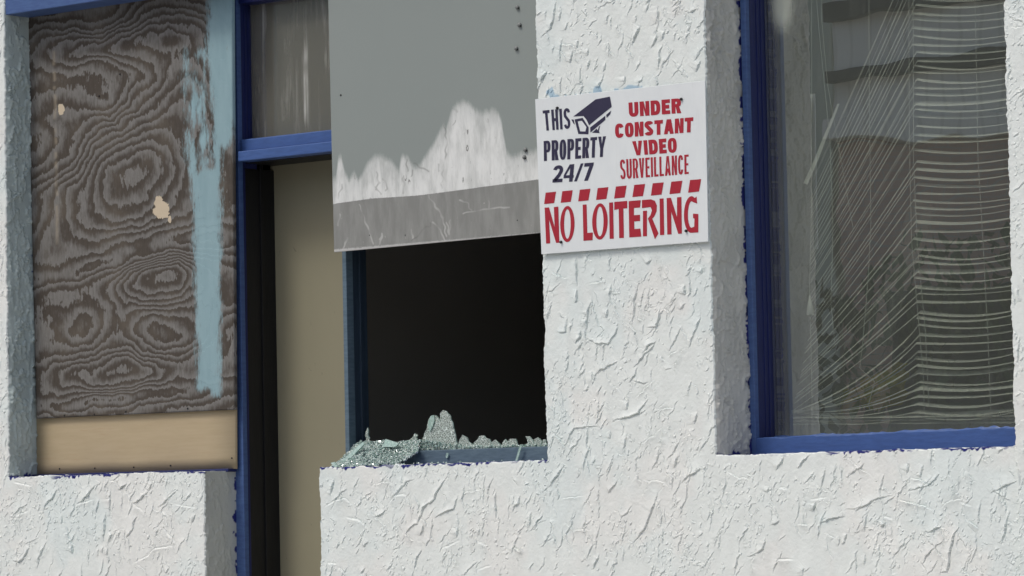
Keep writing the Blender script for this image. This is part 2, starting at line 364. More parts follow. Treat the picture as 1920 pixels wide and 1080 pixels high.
GREY = np.array([.55, .56, .515]); GREYB = np.array([.51, .585, .56])
def reveal(key, z0, z1, depth, facing, grey, name='reveal', navy_edge=0.0, label=None, blobs=0.0, seed=1):
    st = .003
    zz = np.concatenate([np.arange(z0, min(z1, 3.0), st), [z1]]); yy = np.concatenate([np.linspace(.004, depth, int(depth/st)), [depth+.2]])
    Yg, Zg = np.meshgrid(yy, zz)
    global HT2
    n = vnoise(Yg, Zg*.5, .06, seed)*.0007
    s1 = vnoise(Yg, Zg*.42, .042, seed+2)+.5*vnoise(Yg, Zg*.6, .016, seed+3)+.16*vnoise(Yg, Zg, .005, seed+15)
    n += blobs*.0056*smooth(.05, .10, s1)*(.4+.6*smooth(.6, .1, s1))
    s2 = vnoise(Yg+3, Zg*.38, .055, seed+4)+.45*vnoise(Yg, Zg*.6, .014, seed+5)+.16*vnoise(Yg, Zg, .005, seed+16)
    n += blobs*.0046*smooth(.22, .27, s2)*(.4+.6*smooth(.75, .25, s2))
    n += blobs*.0022*smooth(.35, .6, vnoise(Yg, Zg*.7, .009, seed+6))
    fade = smooth(.0, .012, Yg-.004)
    jt = ejit(key, Zg); xe = BASE[key]+eoff(key, Zg)-jt*smooth(.002, .022, Yg)
    Xg = xe+facing*n*fade
    col = np.broadcast_to(grey, Yg.shape+(3,)).copy()
    c2 = smooth(-.2, .6, vnoise(Yg, Zg*.6, .06, seed+8))[..., None]; col = col*(1-.10*c2)
    # white of the wall face laps a little round the arris
    lap = smooth(.0, .001, -.0005+.0035*vnoise(Yg, Zg, .012, seed+9)+.003*vnoise(Yg, Zg, .004, seed+10)-(Yg-.004))[..., None]
    col = col*(1-lap)+WHITE*lap
    if navy_edge:
        ne = smooth(.2, .5, vnoise(Yg, Zg, .018, seed+11)+.6*vnoise(Yg, Zg, .006, seed+12)+navy_edge-(depth-Yg)/.010)
        bt = smooth(.2, .45, vnoise(Yg, Zg, .02, seed+13)+.5*vnoise(Yg, Zg, .006, seed+14)+.4-(Zg-z0)/.013) if z0 > 1.2 else 0
        ne = np.maximum(ne, bt)[..., None]; col = col*(1-ne)+NAVY*ne
    o = link(name, grid_mesh(name, np.stack([Xg, Yg, Zg], -1), None, facing < 0, {'Col': col}), M_STUCCO, wall)
    if label: o['label'] = label
    return o
reveal('XL0', ZS, ZHEAD, .107, 1, GREYB, label='blue-grey painted reveal with flat plaster scabs left of the plywood', navy_edge=-.7, blobs=1.0, seed=100)
reveal('XB', 0, ZS, .135, 1, GREY, label='smooth grey painted end of the low wall beside the doorway', navy_edge=.35, blobs=.35, seed=200)
reveal('XPR', ZS, ZHEAD, .158, 1, np.array([.61, .605, .555]), label='grey painted reveal left of the large window', navy_edge=.45, blobs=.9, seed=300)
reveal('XC', 0, ZS, .30, -1, WHITE, blobs=.5, seed=400)
reveal('XPL', ZS, ZHEAD, .30, -1, WHITE, blobs=.5, seed=500)
reveal('XF', ZS, ZHEAD, .158, -1, WHITE, blobs=.7, seed=600)
def sill_top(x0, x1, depth, seed):
    xx = np.concatenate([np.arange(x0, x1, .004), [x1]]); yy = np.concatenate([np.linspace(.004, depth, int(depth/.004)), [depth+.05]])
    Xg, Yg = np.meshgrid(xx, yy)
    Zg = ZS+zoff(Xg)*(1-.8*smooth(0, .05, Yg))+.0012*vnoise(Xg, Yg, .03, seed)*smooth(0, .012, Yg-.004)
    nv = smooth(.0, .5, vnoise(Xg, Yg, .03, seed+1)+Yg/.1-.2)[..., None]
    col = WHITE*(1-nv)+NAVY*nv
    return link('sill_top', grid_mesh('sill_top', np.stack([Xg, Yg, Zg], -1), None, False, {'Col': col}), M_STUCCO, wall)
sill_top(XL0, XB, .12, 700); sill_top(XC, XPL, .14, 710); sill_top(XPR, XF, .16, 720)
bm = bmesh.new()
box_bm(-7, XL0+.001, .32, .36, 0, 4.4, 0, bm); box_bm(XPL-.01, XPR+.01, .32, .36, 0, 4.4, 0, bm); box_bm(XF-.002, 6, .32, .36, 0, 4.4, 0, bm); box_bm(XL0+.002, XPL-.011, .32, .36, ZHEAD+.001, 4.4, 0, bm)
box_bm(XPR+.011, XF-.003, .32, .36, ZHEAD+.001, 4.4, 0, bm); box_bm(XL0+.002, XB, .32, .36, 0, ZS-.02, 0, bm); box_bm(XC, XPL-.011, .32, .36, 0, ZS-.02, 0, bm); box_bm(XPR+.011, XF-.003, .32, .36, 0, ZS-.02, 0, bm)
bm_obj('inner_face', bm, M_DARK, wall)
# dark rooms behind
bm = bmesh.new()
for (x0, x1) in ((-7, -1.30), (-1.30, .42), (.42, 6)):
    box_bm(x0, x1, .361, 4.2, -.02, 3.4, 0, bm)
bm.faces.ensure_lookup_table()
for f_ in [f for f in bm.faces if abs(f.calc_center_median().y-.361) < 1e-3]: bm.faces.remove(f_)
me = bpy.data.meshes.new('interior_walls'); bm.to_mesh(me); bm.free()
tag(link('interior_walls', me, M_DARK), kind='structure')

# ------------------------------------------------------------------ left window: boarded up
bw = thing('window_frame', 'blue painted head beam of the boarded window, above the weathered plywood', 'window frame', (-1.7, .02, 2.865))
box('head_beam', XL0+.003, -1.20, .004, .17, 2.8645, 3.058, M_STRIP, bw, .003)
box('sill_strip', XL0+.03, -1.262, .095, .135, ZS-.003, ZS+.007, M_NAVY, bw, .002)

def board(name, label, px_corners, Y, thick, mat, fields, n=(150, 280)):
    c = [at(x, y, Y) for x, y in px_corners]           # TL TR BR BL
    s = np.linspace(0, 1, n[0]); t = np.linspace(0, 1, n[1]); Sg, Tg = np.meshgrid(s, t)
    P = ((1-Sg)*(1-Tg))[..., None]*c[3]+(Sg*(1-Tg))[..., None]*c[2]+(Sg*Tg)[..., None]*c[1]+((1-Sg)*Tg)[..., None]*c[0]
    P = np.broadcast_to(P, P.shape).copy(); P[..., 1] = Y
    u, v = px_of(P)
    me = grid_mesh(name, P, None, False, fields(u, v))
    bm = bmesh.new(); bm.from_mesh(me)
    be = [e for e in bm.edges if len(e.link_faces) == 1]
    r = bmesh.ops.extrude_edge_only(bm, edges=be); vs = [g for g in r['geom'] if isinstance(g, bmesh.types.BMVert)]
    for w in vs: w.co.y += thick
    bm.to_mesh(me); bm.free()
    return tag(link(name, me, mat), label, 'plywood board'), c
def ply_fields(u, v):
    def g(cx, cy, sa, sb, ang, A):
        a = math.radians(ang); du, dv = u-cx, v-cy
        p = du*math.cos(a)+dv*math.sin(a); q = -du*math.sin(a)+dv*math.cos(a)
        return A*np.exp(-.5*((p/sa)**2+(q/sb)**2))
    wu = 9*vnoise(u/100, v/100, .55, 301)+4*vnoise(u/100, v/100, .2, 302); wv = 9*vnoise(u/100, v/100, .5, 303)+4*vnoise(u/100, v/100, .18, 304)
    u = u+wu; v = v+wv
    F = g(248, 335, 118, 72, -48, 8.2)+g(200, 85, 130, 26, -10, 4.6)+g(285, 535, 80, 34, -4, 4.6)+g(90, 215, 42, 34, -20, 2.2)
    F += g(235, 690, 95, 26, -6, 4.2)+g(90, 600, 40, 60, 0, 1.3)+g(360, 150, 60, 70, 0, 2.6)+g(215, 190, 40, 26, -30, -2.0)
    F += g(330, 640, 40, 50, 0, -2.4)+g(150, 610, 40, 40, 0, -2.0)+g(180, 500, 120, 18, -12, -2.5)+g(250, 745, 220, 14, -5, -2.0)+g(330, 445, 120, 20, -5, -2.2)
    F += 1.5*vnoise(u/100, v/100, 1.2, 305)+.6*vnoise(u/100, v/100, .5, 306)+(.8*u+v)/95+(v+.13*u)/240
    uo, vo = u-wu, v-wv
    A = poly_sd(uo, vo, [(390, -40), (385, 60), (386, 130), (392, 180), (398, 230), (399, 310), (372, 318), (357, 240), (350, 240), (353, 330), (360, 400), (362, 520), (366, 600), (368, 733), (390, 735), (392, 745), (414, 745), (416, 700), (417, 500), (418, 280), (434, 275), (450, 200), (450, -40)])/20
    fd = poly_sd(uo, vo, [(342, 85), (388, 90), (394, 200), (400, 310), (350, 330), (345, 160)])/26
    el = lambda cx, cy, a, b: 2.2*(1-np.sqrt(((uo-cx)/a)**2+((vo-cy)/b)**2)+.30*vnoise(uo/100, vo/100, .07, 320)+.22*vnoise(uo/100, vo/100, .03, 321))
    sp = np.maximum.reduce([el(299, 389, 11, 20), el(310, 396, 9, 13), el(115, 205, 6, 11), el(318, 411, 3, 7)])
    dr = np.exp(-((uo-(99+.019*vo+1.5*vnoise(uo*0, vo/100, .2, 310)))/2.6)**2)*smooth(-.1, .5, vnoise(uo*0, vo/100, .09, 311)+.35)*smooth(480, 430, vo)*smooth(60, 75, vo)
    return {'F': F, 'Pm': A, 'Fd': fd, 'Sp': sp, 'Dr': dr}
def m_ply():
    k = NT('weathered_plywood')
    F = k.attr('F')
    jag = k.math('SUBTRACT', k.noise(95, 5, .62, k.obj((1, 1, .35))), .5); jag2 = k.math('SUBTRACT', k.noise(26, 3, .5), .5)
    Fw = k.math('ADD', F, k.math('ADD', k.math('MULTIPLY', jag, .95), k.math('MULTIPLY', jag2, .9)))
    fr = k.math('FRACT', k.math('MULTIPLY', Fw, .94))
    band = k.ramp(fr, [(0, .0), (.10, .95), (.38, .72), (.60, .28), (.72, .06), (.92, .02), (1.0, 0)])
    fib = k.noise(130, 5, .7, k.obj((1, 1, .16))); blot = k.noise(7, 4, .6)
    lit = k.mix(fib, (.135, .13, .12), (.285, .28, .268)); drk = k.mix(fib, (.048, .040, .033), (.098, .083, .069))
    drk = k.mix(k.step(blot, .45, .75), drk, (.115, .098, .078))
    col = k.mix(k.math('MULTIPLY', band, k.math('ADD', .55, k.math('MULTIPLY', fib, .7))), drk, lit)
    col = k.mix(k.math('MULTIPLY', k.attr('Dr'), .45), col, (.42, .36, .27))
    br = k.math('SUBTRACT', k.noise(38, 6, .7, k.obj((1, 1, .25))), .5); fine = k.math('SUBTRACT', k.noise(170, 4, .7, k.obj((1, 1, .3))), .5)
    blue = k.mix(k.noise(30, 5, .6, k.obj((1, 1, .2))), (.215, .335, .375), (.33, .475, .51))
    fdm = k.math('MULTIPLY', k.step(k.math('ADD', k.attr('Fd'), k.math('ADD', k.math('MULTIPLY', br, 2.4), k.math('MULTIPLY', fine, 1.6))), -.25, .7), k.step(k.math('ADD', k.noise(16, 4, .6, k.obj((1.3, 1, .5))), k.math('MULTIPLY', br, .5)), .36, .62))
    col = k.mix(fdm, col, blue)
    pmk = k.step(k.math('ADD', k.attr('Pm'), k.math('ADD', k.math('MULTIPLY', br, 1.7), k.math('MULTIPLY', fine, .9))), -.15, .5)
    worn = k.step(k.math('ADD', k.math('MULTIPLY', br, 2.2), fine), .26, .75)
    pmk = k.math('MULTIPLY', pmk, k.math('SUBTRACT', .93, k.math('MULTIPLY', worn, .8)))
    col = k.mix(pmk, col, blue)
    spm = k.step(k.math('ADD', k.attr('Sp'), k.math('ADD', k.math('MULTIPLY', fine, 1.6), k.math('MULTIPLY', br, 1.6))), .05, .35)
    col = k.mix(spm, col, (.58, .49, .36))
    hgt = k.math('ADD', k.math('MULTIPLY', band, .8), k.math('MULTIPLY', fib, .5))
    k.bump(hgt, .35, .0016)
    return k.base(col, .85, .15)
wp, wpc = board('weathered_plywood', 'grey weathered plywood sheet with swirling grain and a pale blue paint stripe', [(49, -60), (434.5, -85), (440, 768), (68.5, 785)], .107, .012, m_ply(), ply_fields)
def m_fresh():
    k = NT('fresh_pale_plywood')
    n = k.noise(14, 6, .6, k.obj((.5, 1, 7))); f2 = k.noise(160, 4, .7, k.obj((.15, 1, 1)))
    col = k.mix(n, (.41, .325, .20), (.51, .415, .275)); col = k.mix(k.math('MULTIPLY', k.step(f2, .5, .8), .25), col, (.36, .26, .17))
    col = k.mix(k.math('MULTIPLY', k.step(k.noise(20, 5, .6, k.obj((.25, 1, 6))), .62, .74), .35), col, (.40, .24, .14))
    k.bump(f2, .12, .001)
    return k.base(col, .7, .25)
fp, fpc = board('pale_plywood', 'fresh pale tan plywood strip below the weathered sheet, on the sill', [(66, 740), (440.5, 722), (441, 879), (66, 891)], .120, .010, m_fresh(), lambda u, v: {}, (8, 8))
def dot(name, px, py, Y, r, mat, parent, h=.003, seg=10):
    p = at(px, py, Y); bm = bmesh.new()
    bmesh.ops.create_uvsphere(bm, u_segments=seg, v_segments=6, radius=1)
    bmesh.ops.transform(bm, matrix=Matrix.Translation((p[0], Y-h*.25, p[2])) @ Matrix.Diagonal((r, h, r, 1)), verts=bm.verts)
    return bm_obj(name, bm, mat, parent, True)
for (x, y) in ((121, 779), (177, 777), (236, 772), (352, 766), (225, 139), (186, 180)): dot('nail', x, y, .1065, .0028, M_SCREW, wp)
for (x, y) in ((67, 866), (112, 879), (178, 878), (251, 876), (320, 873), (435, 859)): dot('nail', x, y, .1195, .0028, M_SCREW, fp)

# ------------------------------------------------------------------ doorway
XP0, XP1 = at(440, 1000, .14)[0], at(453.5, 700, .14)[0]
df = thing('door_frame', 'blue door frame with a glazed transom, between plywood and grey metal sheet', 'door frame', (-1.22, .14, 0))
box('post', XP0, XP1, .140, .160, .13, 3.055, M_STRIP, df, .002)
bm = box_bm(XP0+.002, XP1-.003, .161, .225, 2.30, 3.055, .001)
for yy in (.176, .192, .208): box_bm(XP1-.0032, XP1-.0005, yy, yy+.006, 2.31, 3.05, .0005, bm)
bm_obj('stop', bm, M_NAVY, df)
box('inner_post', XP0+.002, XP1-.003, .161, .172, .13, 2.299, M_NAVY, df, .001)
ztop = at(560, 301, .30)[2]
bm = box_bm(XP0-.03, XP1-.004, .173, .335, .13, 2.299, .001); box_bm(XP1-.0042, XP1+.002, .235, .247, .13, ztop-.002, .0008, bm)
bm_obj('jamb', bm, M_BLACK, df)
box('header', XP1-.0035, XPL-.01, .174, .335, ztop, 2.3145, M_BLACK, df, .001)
bm = bmesh.new()
r0, r1 = at(447, 284, .125)[2], 2.316
box_bm(at(447, 300, .125)[0], XPL-.012, .122, .172, 2.3165, r0, .003, bm)
bm_obj('transom_rail', bm, M_BLUE, df)
box('transom_ledge', XP1+.001, XPL-.012, .150, .205, r0+.0005, at(480, 262, .19)[2], M_BLUE, df, .004)
box('top_rail', XP1+.001, XPL-.012, .150, .215, at(500, 3, .18)[2], 3.05, M_NAVY, df, .003)
def m_dirty():
    k = NT('dirty_transom_glass')
    st = k.noise(17, 5, .6, k.obj((2.4, 1, .13))); big = k.noise(5, 3, .5, k.obj((1.5, 1, .9)))
    sm_ = k.math('MULTIPLY', k.step(st, .47, .78), k.step(big, .40, .62))
    dirt = k.mix(sm_, (.26, .25, .21), (.72, .72, .67))
    dif = k.n('ShaderNodeBsdfDiffuse'); k.l(dirt, dif.inputs[0])
    gl = k.n('ShaderNodeBsdfGlossy'); gl.inputs['Roughness'].default_value = .10; gl.inputs['Color'].default_value = (.9, .9, .9, 1)
    tr = k.n('ShaderNodeBsdfTransparent'); tr.inputs[0].default_value = (.7, .72, .68, 1)
    m1 = k.n('ShaderNodeMixShader'); k.set(m1.inputs[0], k.math('ADD', .55, k.math('MULTIPLY', sm_, .35))); k.l(tr.outputs[0], m1.inputs[1]); k.l(dif.outputs[0], m1.inputs[2])
    m2 = k.n('ShaderNodeMixShader'); m2.inputs[0].default_value = .16; k.l(m1.outputs[0], m2.inputs[1]); k.l(gl.outputs[0], m2.inputs[2])
    k.l(m2.outputs[0], k.out.inputs[0]); return k.m
box('transom_pane', XP1-.002, XPL-.012, .206, .211, at(480, 266, .206)[2]-.01, at(500, 3, .18)[2]+.01, m_dirty(), df, 0)
door = tag(box('door', XP1-.02, at(668, 650, .30)[0], .302, .342, .14, ztop-.003, M_DOOR, None, .003), 'closed beige painted door set deep in the black jamb', 'door')

# ------------------------------------------------------------------ broken side window
xb0, xb1 = at(645, 700, .14)[0], at(652.5, 700, .14)[0]
bwin = thing('broken_window', 'dark smashed-out window in a slate blue frame, right of the door', 'window', (-.3, .14, ZS))
box('post', xb0, xb1, .140, .170, ZS-.01, 2.95, M_SLATE, bwin, .0015)
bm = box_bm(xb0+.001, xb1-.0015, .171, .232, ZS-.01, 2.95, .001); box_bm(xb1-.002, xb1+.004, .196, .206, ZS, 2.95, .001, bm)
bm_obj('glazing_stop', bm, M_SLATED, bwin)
zr = at(900, 841, .14)[2]
bm = box_bm(xb1-.001, XPL-.006, .141, .180, ZS-.01, zr, .002); box_bm(xb1-.001, XPL-.006, .192, .232, ZS-.01, zr-.006, .002, bm)
bm_obj('bottom_rail', bm, M_SLATE, bwin)
def m_craze():
    k = NT('crazed_tempered_glass')
    v = k.n('ShaderNodeTexVoronoi', feature='DISTANCE_TO_EDGE'); v.inputs['Scale'].default_value = 165; k.l(k.obj(), v.inputs['Vector'])
    e = k.step(v.outputs['Distance'], .02, .12)
    n = k.noise(240, 3); col = k.mix(e, (.82, .92, .86), k.mix(n, (.22, .27, .235), (.46, .54, .48)))
    k.bump(e, .6, .002); k.set(k.b.inputs['Alpha'], k.math('SUBTRACT', .97, k.math('MULTIPLY', e, .36)))
    return k.base(col, .25, .6)
def m_green(name, c1, c2, alpha):
    k = NT(name)
    n = k.step(k.noise(170, 2), .36, .66); k.base(k.mix(n, c1, c2), .06, .9); k.b.inputs['Alpha'].default_value = alpha; k.b.inputs['Transmission Weight'].default_value = .25; k.b.inputs['IOR'].default_value = 1.5
    return k.m
M_CRAZE = m_craze(); M_CRUMB = m_green('green_glass_crumbs', (.30, .46, .40), (.88, .97, .93), .92); M_EDGE = m_green('green_glass_edge', (.44, .62, .55), (.66, .83, .76), .9)  # crumb colour mixes in near-white facets that stand in for glints
YG = .186
def shard(pts, parent, Y=YG, th=.005, name='glass_shard', mats=None, lean=0.0, rough=1.5):
    P2 = []
    for a, b in zip(pts, pts[1:]+pts[:1]):
        n = max(1, int(math.hypot(b[0]-a[0], b[1]-a[1])/4))
        for i in range(n):
            t = i/n; x, y = a[0]+(b[0]-a[0])*t, a[1]+(b[1]-a[1])*t
            j = 0 if y > 829 else rough
            P2.append((x+random.uniform(-1, 1)*j, y+random.uniform(-1, 1)*j))
    w = [at(x, y, Y) for x, y in P2]; zb = min(p[2] for p in w)
    bm = bmesh.new()
    f0 = bm.faces.new([bm.verts.new((p[0], Y-th/2+(p[2]-zb)*lean, p[2])) for p in w])
    r = bmesh.ops.extrude_face_region(bm, geom=[f0])
    for g in r['geom']:
        if isinstance(g, bmesh.types.BMVert): g.co.y += th
    bmesh.ops.recalc_face_normals(bm, faces=bm.faces[:])
    for f in bm.faces: f.material_index = 0 if abs(f.normal.y) > .7 else 1
    return bm_obj(name, bm, mats or [M_CRAZE, M_EDGE], parent)
big = shard([(786, 846), (793, 822), (800, 806), (805, 786), (812, 778), (818, 779), (823, 784), (825, 790), (827, 774), (832, 769), (838, 771), (845, 781), (850, 797), (853, 812), (858, 832), (860, 846)], bwin, rough=.8)
big['label'] = 'tallest crazed shard with a notched top'
flake = shard([(804, 806), (803, 790), (808, 780), (814, 778), (815, 788), (811, 800), (807, 809)], big, YG-.005, .003, 'glass_flake', [M_EDGE, M_EDGE], 0, .4)
for pts in ([(858, 846), (862, 826), (868, 815), (873, 818), (880, 828), (887, 834), (888, 846)], [(886, 846), (889, 830), (900, 817), (906, 815), (912, 821), (921, 827), (921, 846)], [(920, 846), (922, 829), (930, 826), (938, 833), (940, 846)],
            [(939, 844), (943, 830), (947, 824), (953, 828), (958, 823), (967, 822), (971, 834), (972, 844)], [(984, 842), (990, 832), (987, 819), (994, 819), (1001, 830), (1003, 842)], [(1000, 842), (1004, 824), (1010, 820), (1016, 829), (1018, 842)], [(1016, 842), (1019, 826), (1023, 824), (1027, 842)],
            [(686, 834), (687, 812), (690, 803), (693, 818), (694, 834)], [(755, 848), (765, 830), (777, 814), (783, 815), (780, 828), (786, 846)], [(735, 848), (742, 832), (750, 828), (756, 834), (762, 848)]):
    shard(pts, bwin, YG+random.uniform(-.002, .002))
# heap of crumbs on the sill and the crumbs along the glazing channel
def crumb(bm, p, s):
    n = random.randint(4, 6); pts = []
    R_ = Matrix.Rotation(random.uniform(0, 6.28), 3, 'Z') @ Matrix.Rotation(random.uniform(0, 3.14), 3, 'X') @ Matrix.Rotation(random.uniform(0, 6.28), 3, 'Y')
    t = random.uniform(.3, .6); lo, hi = [], []
    for i in range(n):
        a = 6.283*i/n+random.uniform(-.4, .4); r = s*random.uniform(.6, 1.1)
        lo.append(bm.verts.new(Vector(p)+R_ @ Vector((r*math.cos(a), r*math.sin(a), -s*t)))); hi.append(bm.verts.new(Vector(p)+R_ @ Vector((r*.92*math.cos(a), r*.92*math.sin(a), s*t))))
    bm.faces.new(lo[::-1]); bm.faces.new(hi)
    for i in range(n): bm.faces.new((lo[i], lo[(i+1) % n], hi[(i+1) % n], hi[i]))
bm = bmesh.new()
def heap_top(px):   # photo height of the heap's outline
    return np.interp(px, [622, 640, 652, 664, 678, 700, 720, 740, 760, 780, 800, 830, 870, 930, 1026], [874, 862, 846, 833, 827, 829, 825, 830, 827, 827, 826, 830, 836, 837, 834])
def heap_bot(px): return np.interp(px, [620, 700, 740, 765, 775, 790, 1026], [876, 873, 869, 860, 852, 843, 837])
c = 0
while c < 3800:
    px = random.uniform(622, 784) if random.random() < .78 else 784+242*random.random()**2.0
    yt, yb = heap_top(px), heap_bot(px)
    if px > 784: py = random.uniform(yt-1, yb+1); Y = .184+random.uniform(-.006, .01)
    else:
        py = random.uniform(yt, yb); q = (py-yb)/(yt-yb+1e-6)
        Y = np.interp(q, [0, 1], [np.interp(px, [700, 770], [.012, .11]), .16]) + random.uniform(-.004, .012)
    p = at(px, py, Y)
    if p[2] < ZS+.003: p[2] = ZS+.003
    crumb(bm, p, random.uniform(.0020, .0052)); c += 1
for i in range(26): crumb(bm, (*at(random.uniform(620, 1020), 870, random.uniform(.01, .05))[:2], ZS+.004), random.uniform(.002, .004))
tag(bm_obj('glass_crumbs', bm, M_CRUMB), 'heap of pale green broken glass crumbs on the sill of the broken window', 'broken glass', None, 'stuff')
HG = 'larger pieces of broken glass on the heap'
for i, (pts, Y, lab) in enumerate((([(640, 866), (668, 836), (676, 829), (680, 832), (655, 862)], .08, 'large green glass slab leaning at the left end of the crumb heap'),
                                   ([(717, 838), (722, 824), (748, 831), (742, 838)], .12, 'flat green glass piece on top of the crumb heap'),
                                   ([(620, 868), (626, 866), (634, 875), (628, 876)], .012, 'small pale glass piece alone at the left corner of the sill'))):
    o = shard(pts, None, Y, .006, 'glass_piece', [M_EDGE, M_EDGE], .2, .8); tag(o, lab, 'glass piece', HG)
o = shard([(966, 866), (970, 866), (979, 836), (975, 835)], None, .128, .003, 'glass_sliver', [M_EDGE, M_EDGE], 0, .3); tag(o, 'thin pale glass sliver leaning on the window rail near the stucco pillar', 'glass sliver')
o = shard([(836, 855), (838, 849), (841, 851), (840, 858), (837, 859)], None, .136, .003, 'glass_chip', [M_EDGE, M_EDGE], 0, .3); tag(o, 'tiny glass chip stuck to the rail face below the tallest shard', 'glass chip')

# ------------------------------------------------------------------ grey metal sheet
def sheet_fields(u, v):
    prof = np.interp(u, [610, 630, 634, 640, 646, 655, 664, 672, 680, 690, 700, 712, 720, 735, 748, 752, 757, 765, 775, 786, 800, 815, 828, 833, 836, 845, 856, 866, 876, 886, 893, 905, 915, 924, 934, 940, 944, 950, 960, 978, 1000, 1040],
                     [330, 330, 293, 290, 318, 334, 322, 332, 322, 300, 292, 286, 290, 300, 316, 292, 288, 292, 308, 306, 286, 260, 236, 228, 240, 208, 190, 187, 190, 196, 204, 207, 204, 200, 206, 222, 250, 280, 290, 284, 280, 272])
    seam = np.interp(u, [620, 634, 700, 780, 850, 1005, 1050], [384, 381, 372, 367, 358, 337, 331])
    def pl(lines, wob, w):
        d = np.full(u.shape, 1e9); uu = u+wob*vnoise(u/100, v/100, .09, 330); vv = v+wob*vnoise(u/100, v/100, .1, 331)
        for L in lines:
            for a, b in zip(L, L[1:]):
                a, b = np.array(a, float), np.array(b, float); e = b-a
                t = np.clip(((uu-a[0])*e[0]+(vv-a[1])*e[1])/(e@e), 0, 1); d = np.minimum(d, np.hypot(uu-a[0]-t*e[0], vv-a[1]-t*e[1]))
        return np.clip(1.5-d/w, 0, 1)*np.clip(.75+.7*vnoise(u/100, v/100, .12, 332), 0, 1)
    lsc = pl([[(675, 385), (690, 430), (700, 458)], [(800, 360), (815, 385), (830, 408), (836, 442)], [(812, 417), (826, 432), (833, 452)], [(862, 375), (876, 380), (884, 393)], [(868, 399), (905, 393), (955, 388)], [(640, 470), (652, 445)], [(838, 418), (842, 440), (845, 412)], [(916, 376), (917, 392)], [(634, 424), (638, 402)], [(712, 448), (716, 436), (713, 458)], [(772, 430), (773, 448)]], 2.0, 1.3)
    dsc = pl([[(705, 322), (712, 342), (706, 357)], [(719, 334), (725, 352), (722, 356)], [(762, 298), (766, 321)], [(834, 235), (838, 268), (832, 310), (828, 352)], [(850, 201), (857, 208)], [(776, 305), (803, 320)], [(641, 345), (634, 372)], [(757, 330), (757, 360)], [(770, 452), (790, 434), (808, 418)], [(852, 226), (850, 236)], [(878, 244), (877, 254)], [(705, 352), (712, 362)], [(775, 318), (774, 330)], [(822, 308), (824, 322)]], 3.0, 1.25)
    return {'Wp': (v-prof)/20, 'Sm': (v-seam)/20, 'Ls': lsc, 'Ds': dsc}
def m_sheet():
    k = NT('grey_painted_sheet_metal')
    br = k.math('SUBTRACT', k.noise(60, 6, .7, k.obj((1, 1, .16))), .5); fine = k.math('SUBTRACT', k.noise(210, 4, .65), .5)
    wp_ = k.step(k.math('ADD', k.attr('Wp'), k.math('ADD', k.math('MULTIPLY', br, 1.1), k.math('MULTIPLY', fine, .4))), -.2, .75)
    sm_ = k.step(k.math('ADD', k.attr('Sm'), k.math('MULTIPLY', fine, .16)), -.03, .04)
    big = k.noise(2.5, 4)
    grey = k.mix(big, (.25, .282, .268), (.275, .305, .29))
    wst = k.noise(26, 6, .65, k.obj((1.4, 1, .35)))
    white = k.mix(k.step(wst, .32, .62), (.56, .575, .555), (.74, .755, .735))
    patch = k.step(k.noise(48, 7, .72, k.obj((1.6, 1, .8)), .6), .64, .70)
    white = k.mix(k.math('MULTIPLY', patch, .75), white, (.20, .205, .195))
    low = k.noise(18, 6, .65, k.obj((2.2, 1, .5)))
    bare = k.mix(k.step(low, .35, .7), (.23, .234, .22), (.29, .294, .278))
    chips = k.step(k.noise(85, 6, .75, k.obj((1, 1, .7))), .655, .69); bare = k.mix(k.math('MULTIPLY', chips, .8), bare, (.5, .5, .48))
    bare = k.mix(k.math('MULTIPLY', k.attr('Ls'), .7), bare, (.52, .52, .5))
    fl = k.n('ShaderNodeTexVoronoi', feature='F1'); fl.inputs['Scale'].default_value = 30; k.l(k.obj((1.5, 1, .7)), fl.inputs['Vector'])
    flm = k.step(k.math('ADD', fl.outputs['Distance'], k.math('MULTIPLY', fine, .25)), .15, .10); rim = k.math('SUBTRACT', k.step(k.math('ADD', fl.outputs['Distance'], k.math('MULTIPLY', fine, .3)), .24, .2), flm)
    white = k.mix(k.math('MULTIPLY', rim, k.step(k.noise(11, 2), .56, .66)), white, (.16, .16, .15))
    wop = k.math('MULTIPLY', wp_, k.math('ADD', .68, k.math('MULTIPLY', k.step(k.math('ADD', k.attr('Wp'), k.math('MULTIPLY', k.math('SUBTRACT', wst, .5), 3.0)), .3, 3.2), .32)))
    col = k.mix(wop, grey, white); col = k.mix(sm_, col, bare); col = k.mix(k.math('MULTIPLY', k.attr('Ds'), .48), col, (.13, .13, .122))
    nz = k.n('ShaderNodeSeparateXYZ'); g = k.n('ShaderNodeNewGeometry'); k.l(g.outputs['Position'], nz.inputs[0])
    edge = k.step(k.math('ADD', nz.outputs[2], k.math('MULTIPLY', fine, .016)), 2.015, 2.011); col = k.mix(k.math('MULTIPLY', edge, .8), col, (.55, .55, .53))
    hgt = k.math('ADD', k.math('MULTIPLY', big, .3), k.math('SUBTRACT', k.math('MULTIPLY', wp_, -.12), k.math('MULTIPLY', sm_, .25)))
    k.bump(hgt, .5, .004)
    rg = k.mix(sm_, (.5, .5, .5), (.38, .38, .38)); return k.base(col, rg, .35)
ms, _ = board('metal_sheet', 'grey painted metal sheet with a scraped white lower edge, screwed over the window', [(612, -150), (1012, -195), (1016, 436.5), (626.5, 473)], .095, .004, m_sheet(), sheet_fields, (460, 520))
ms['category'] = 'metal sheet'
for (x, y, r) in ((971, 14, .0052), (975, 47, .0052), (969, 91, .005), (986, 281, .0048), (984, 295, .0048)): dot('bolt', x, y, .095, r*1.35, M_RIVET, ms, .007, 12); dot('bolt_slot', x+1.2, y+1.6, .0915, r*.5, M_SCREW, ms, .0035)
dot('screw_hole', 639, 178.5, .0948, .0034, M_SCREW, ms, .0012)
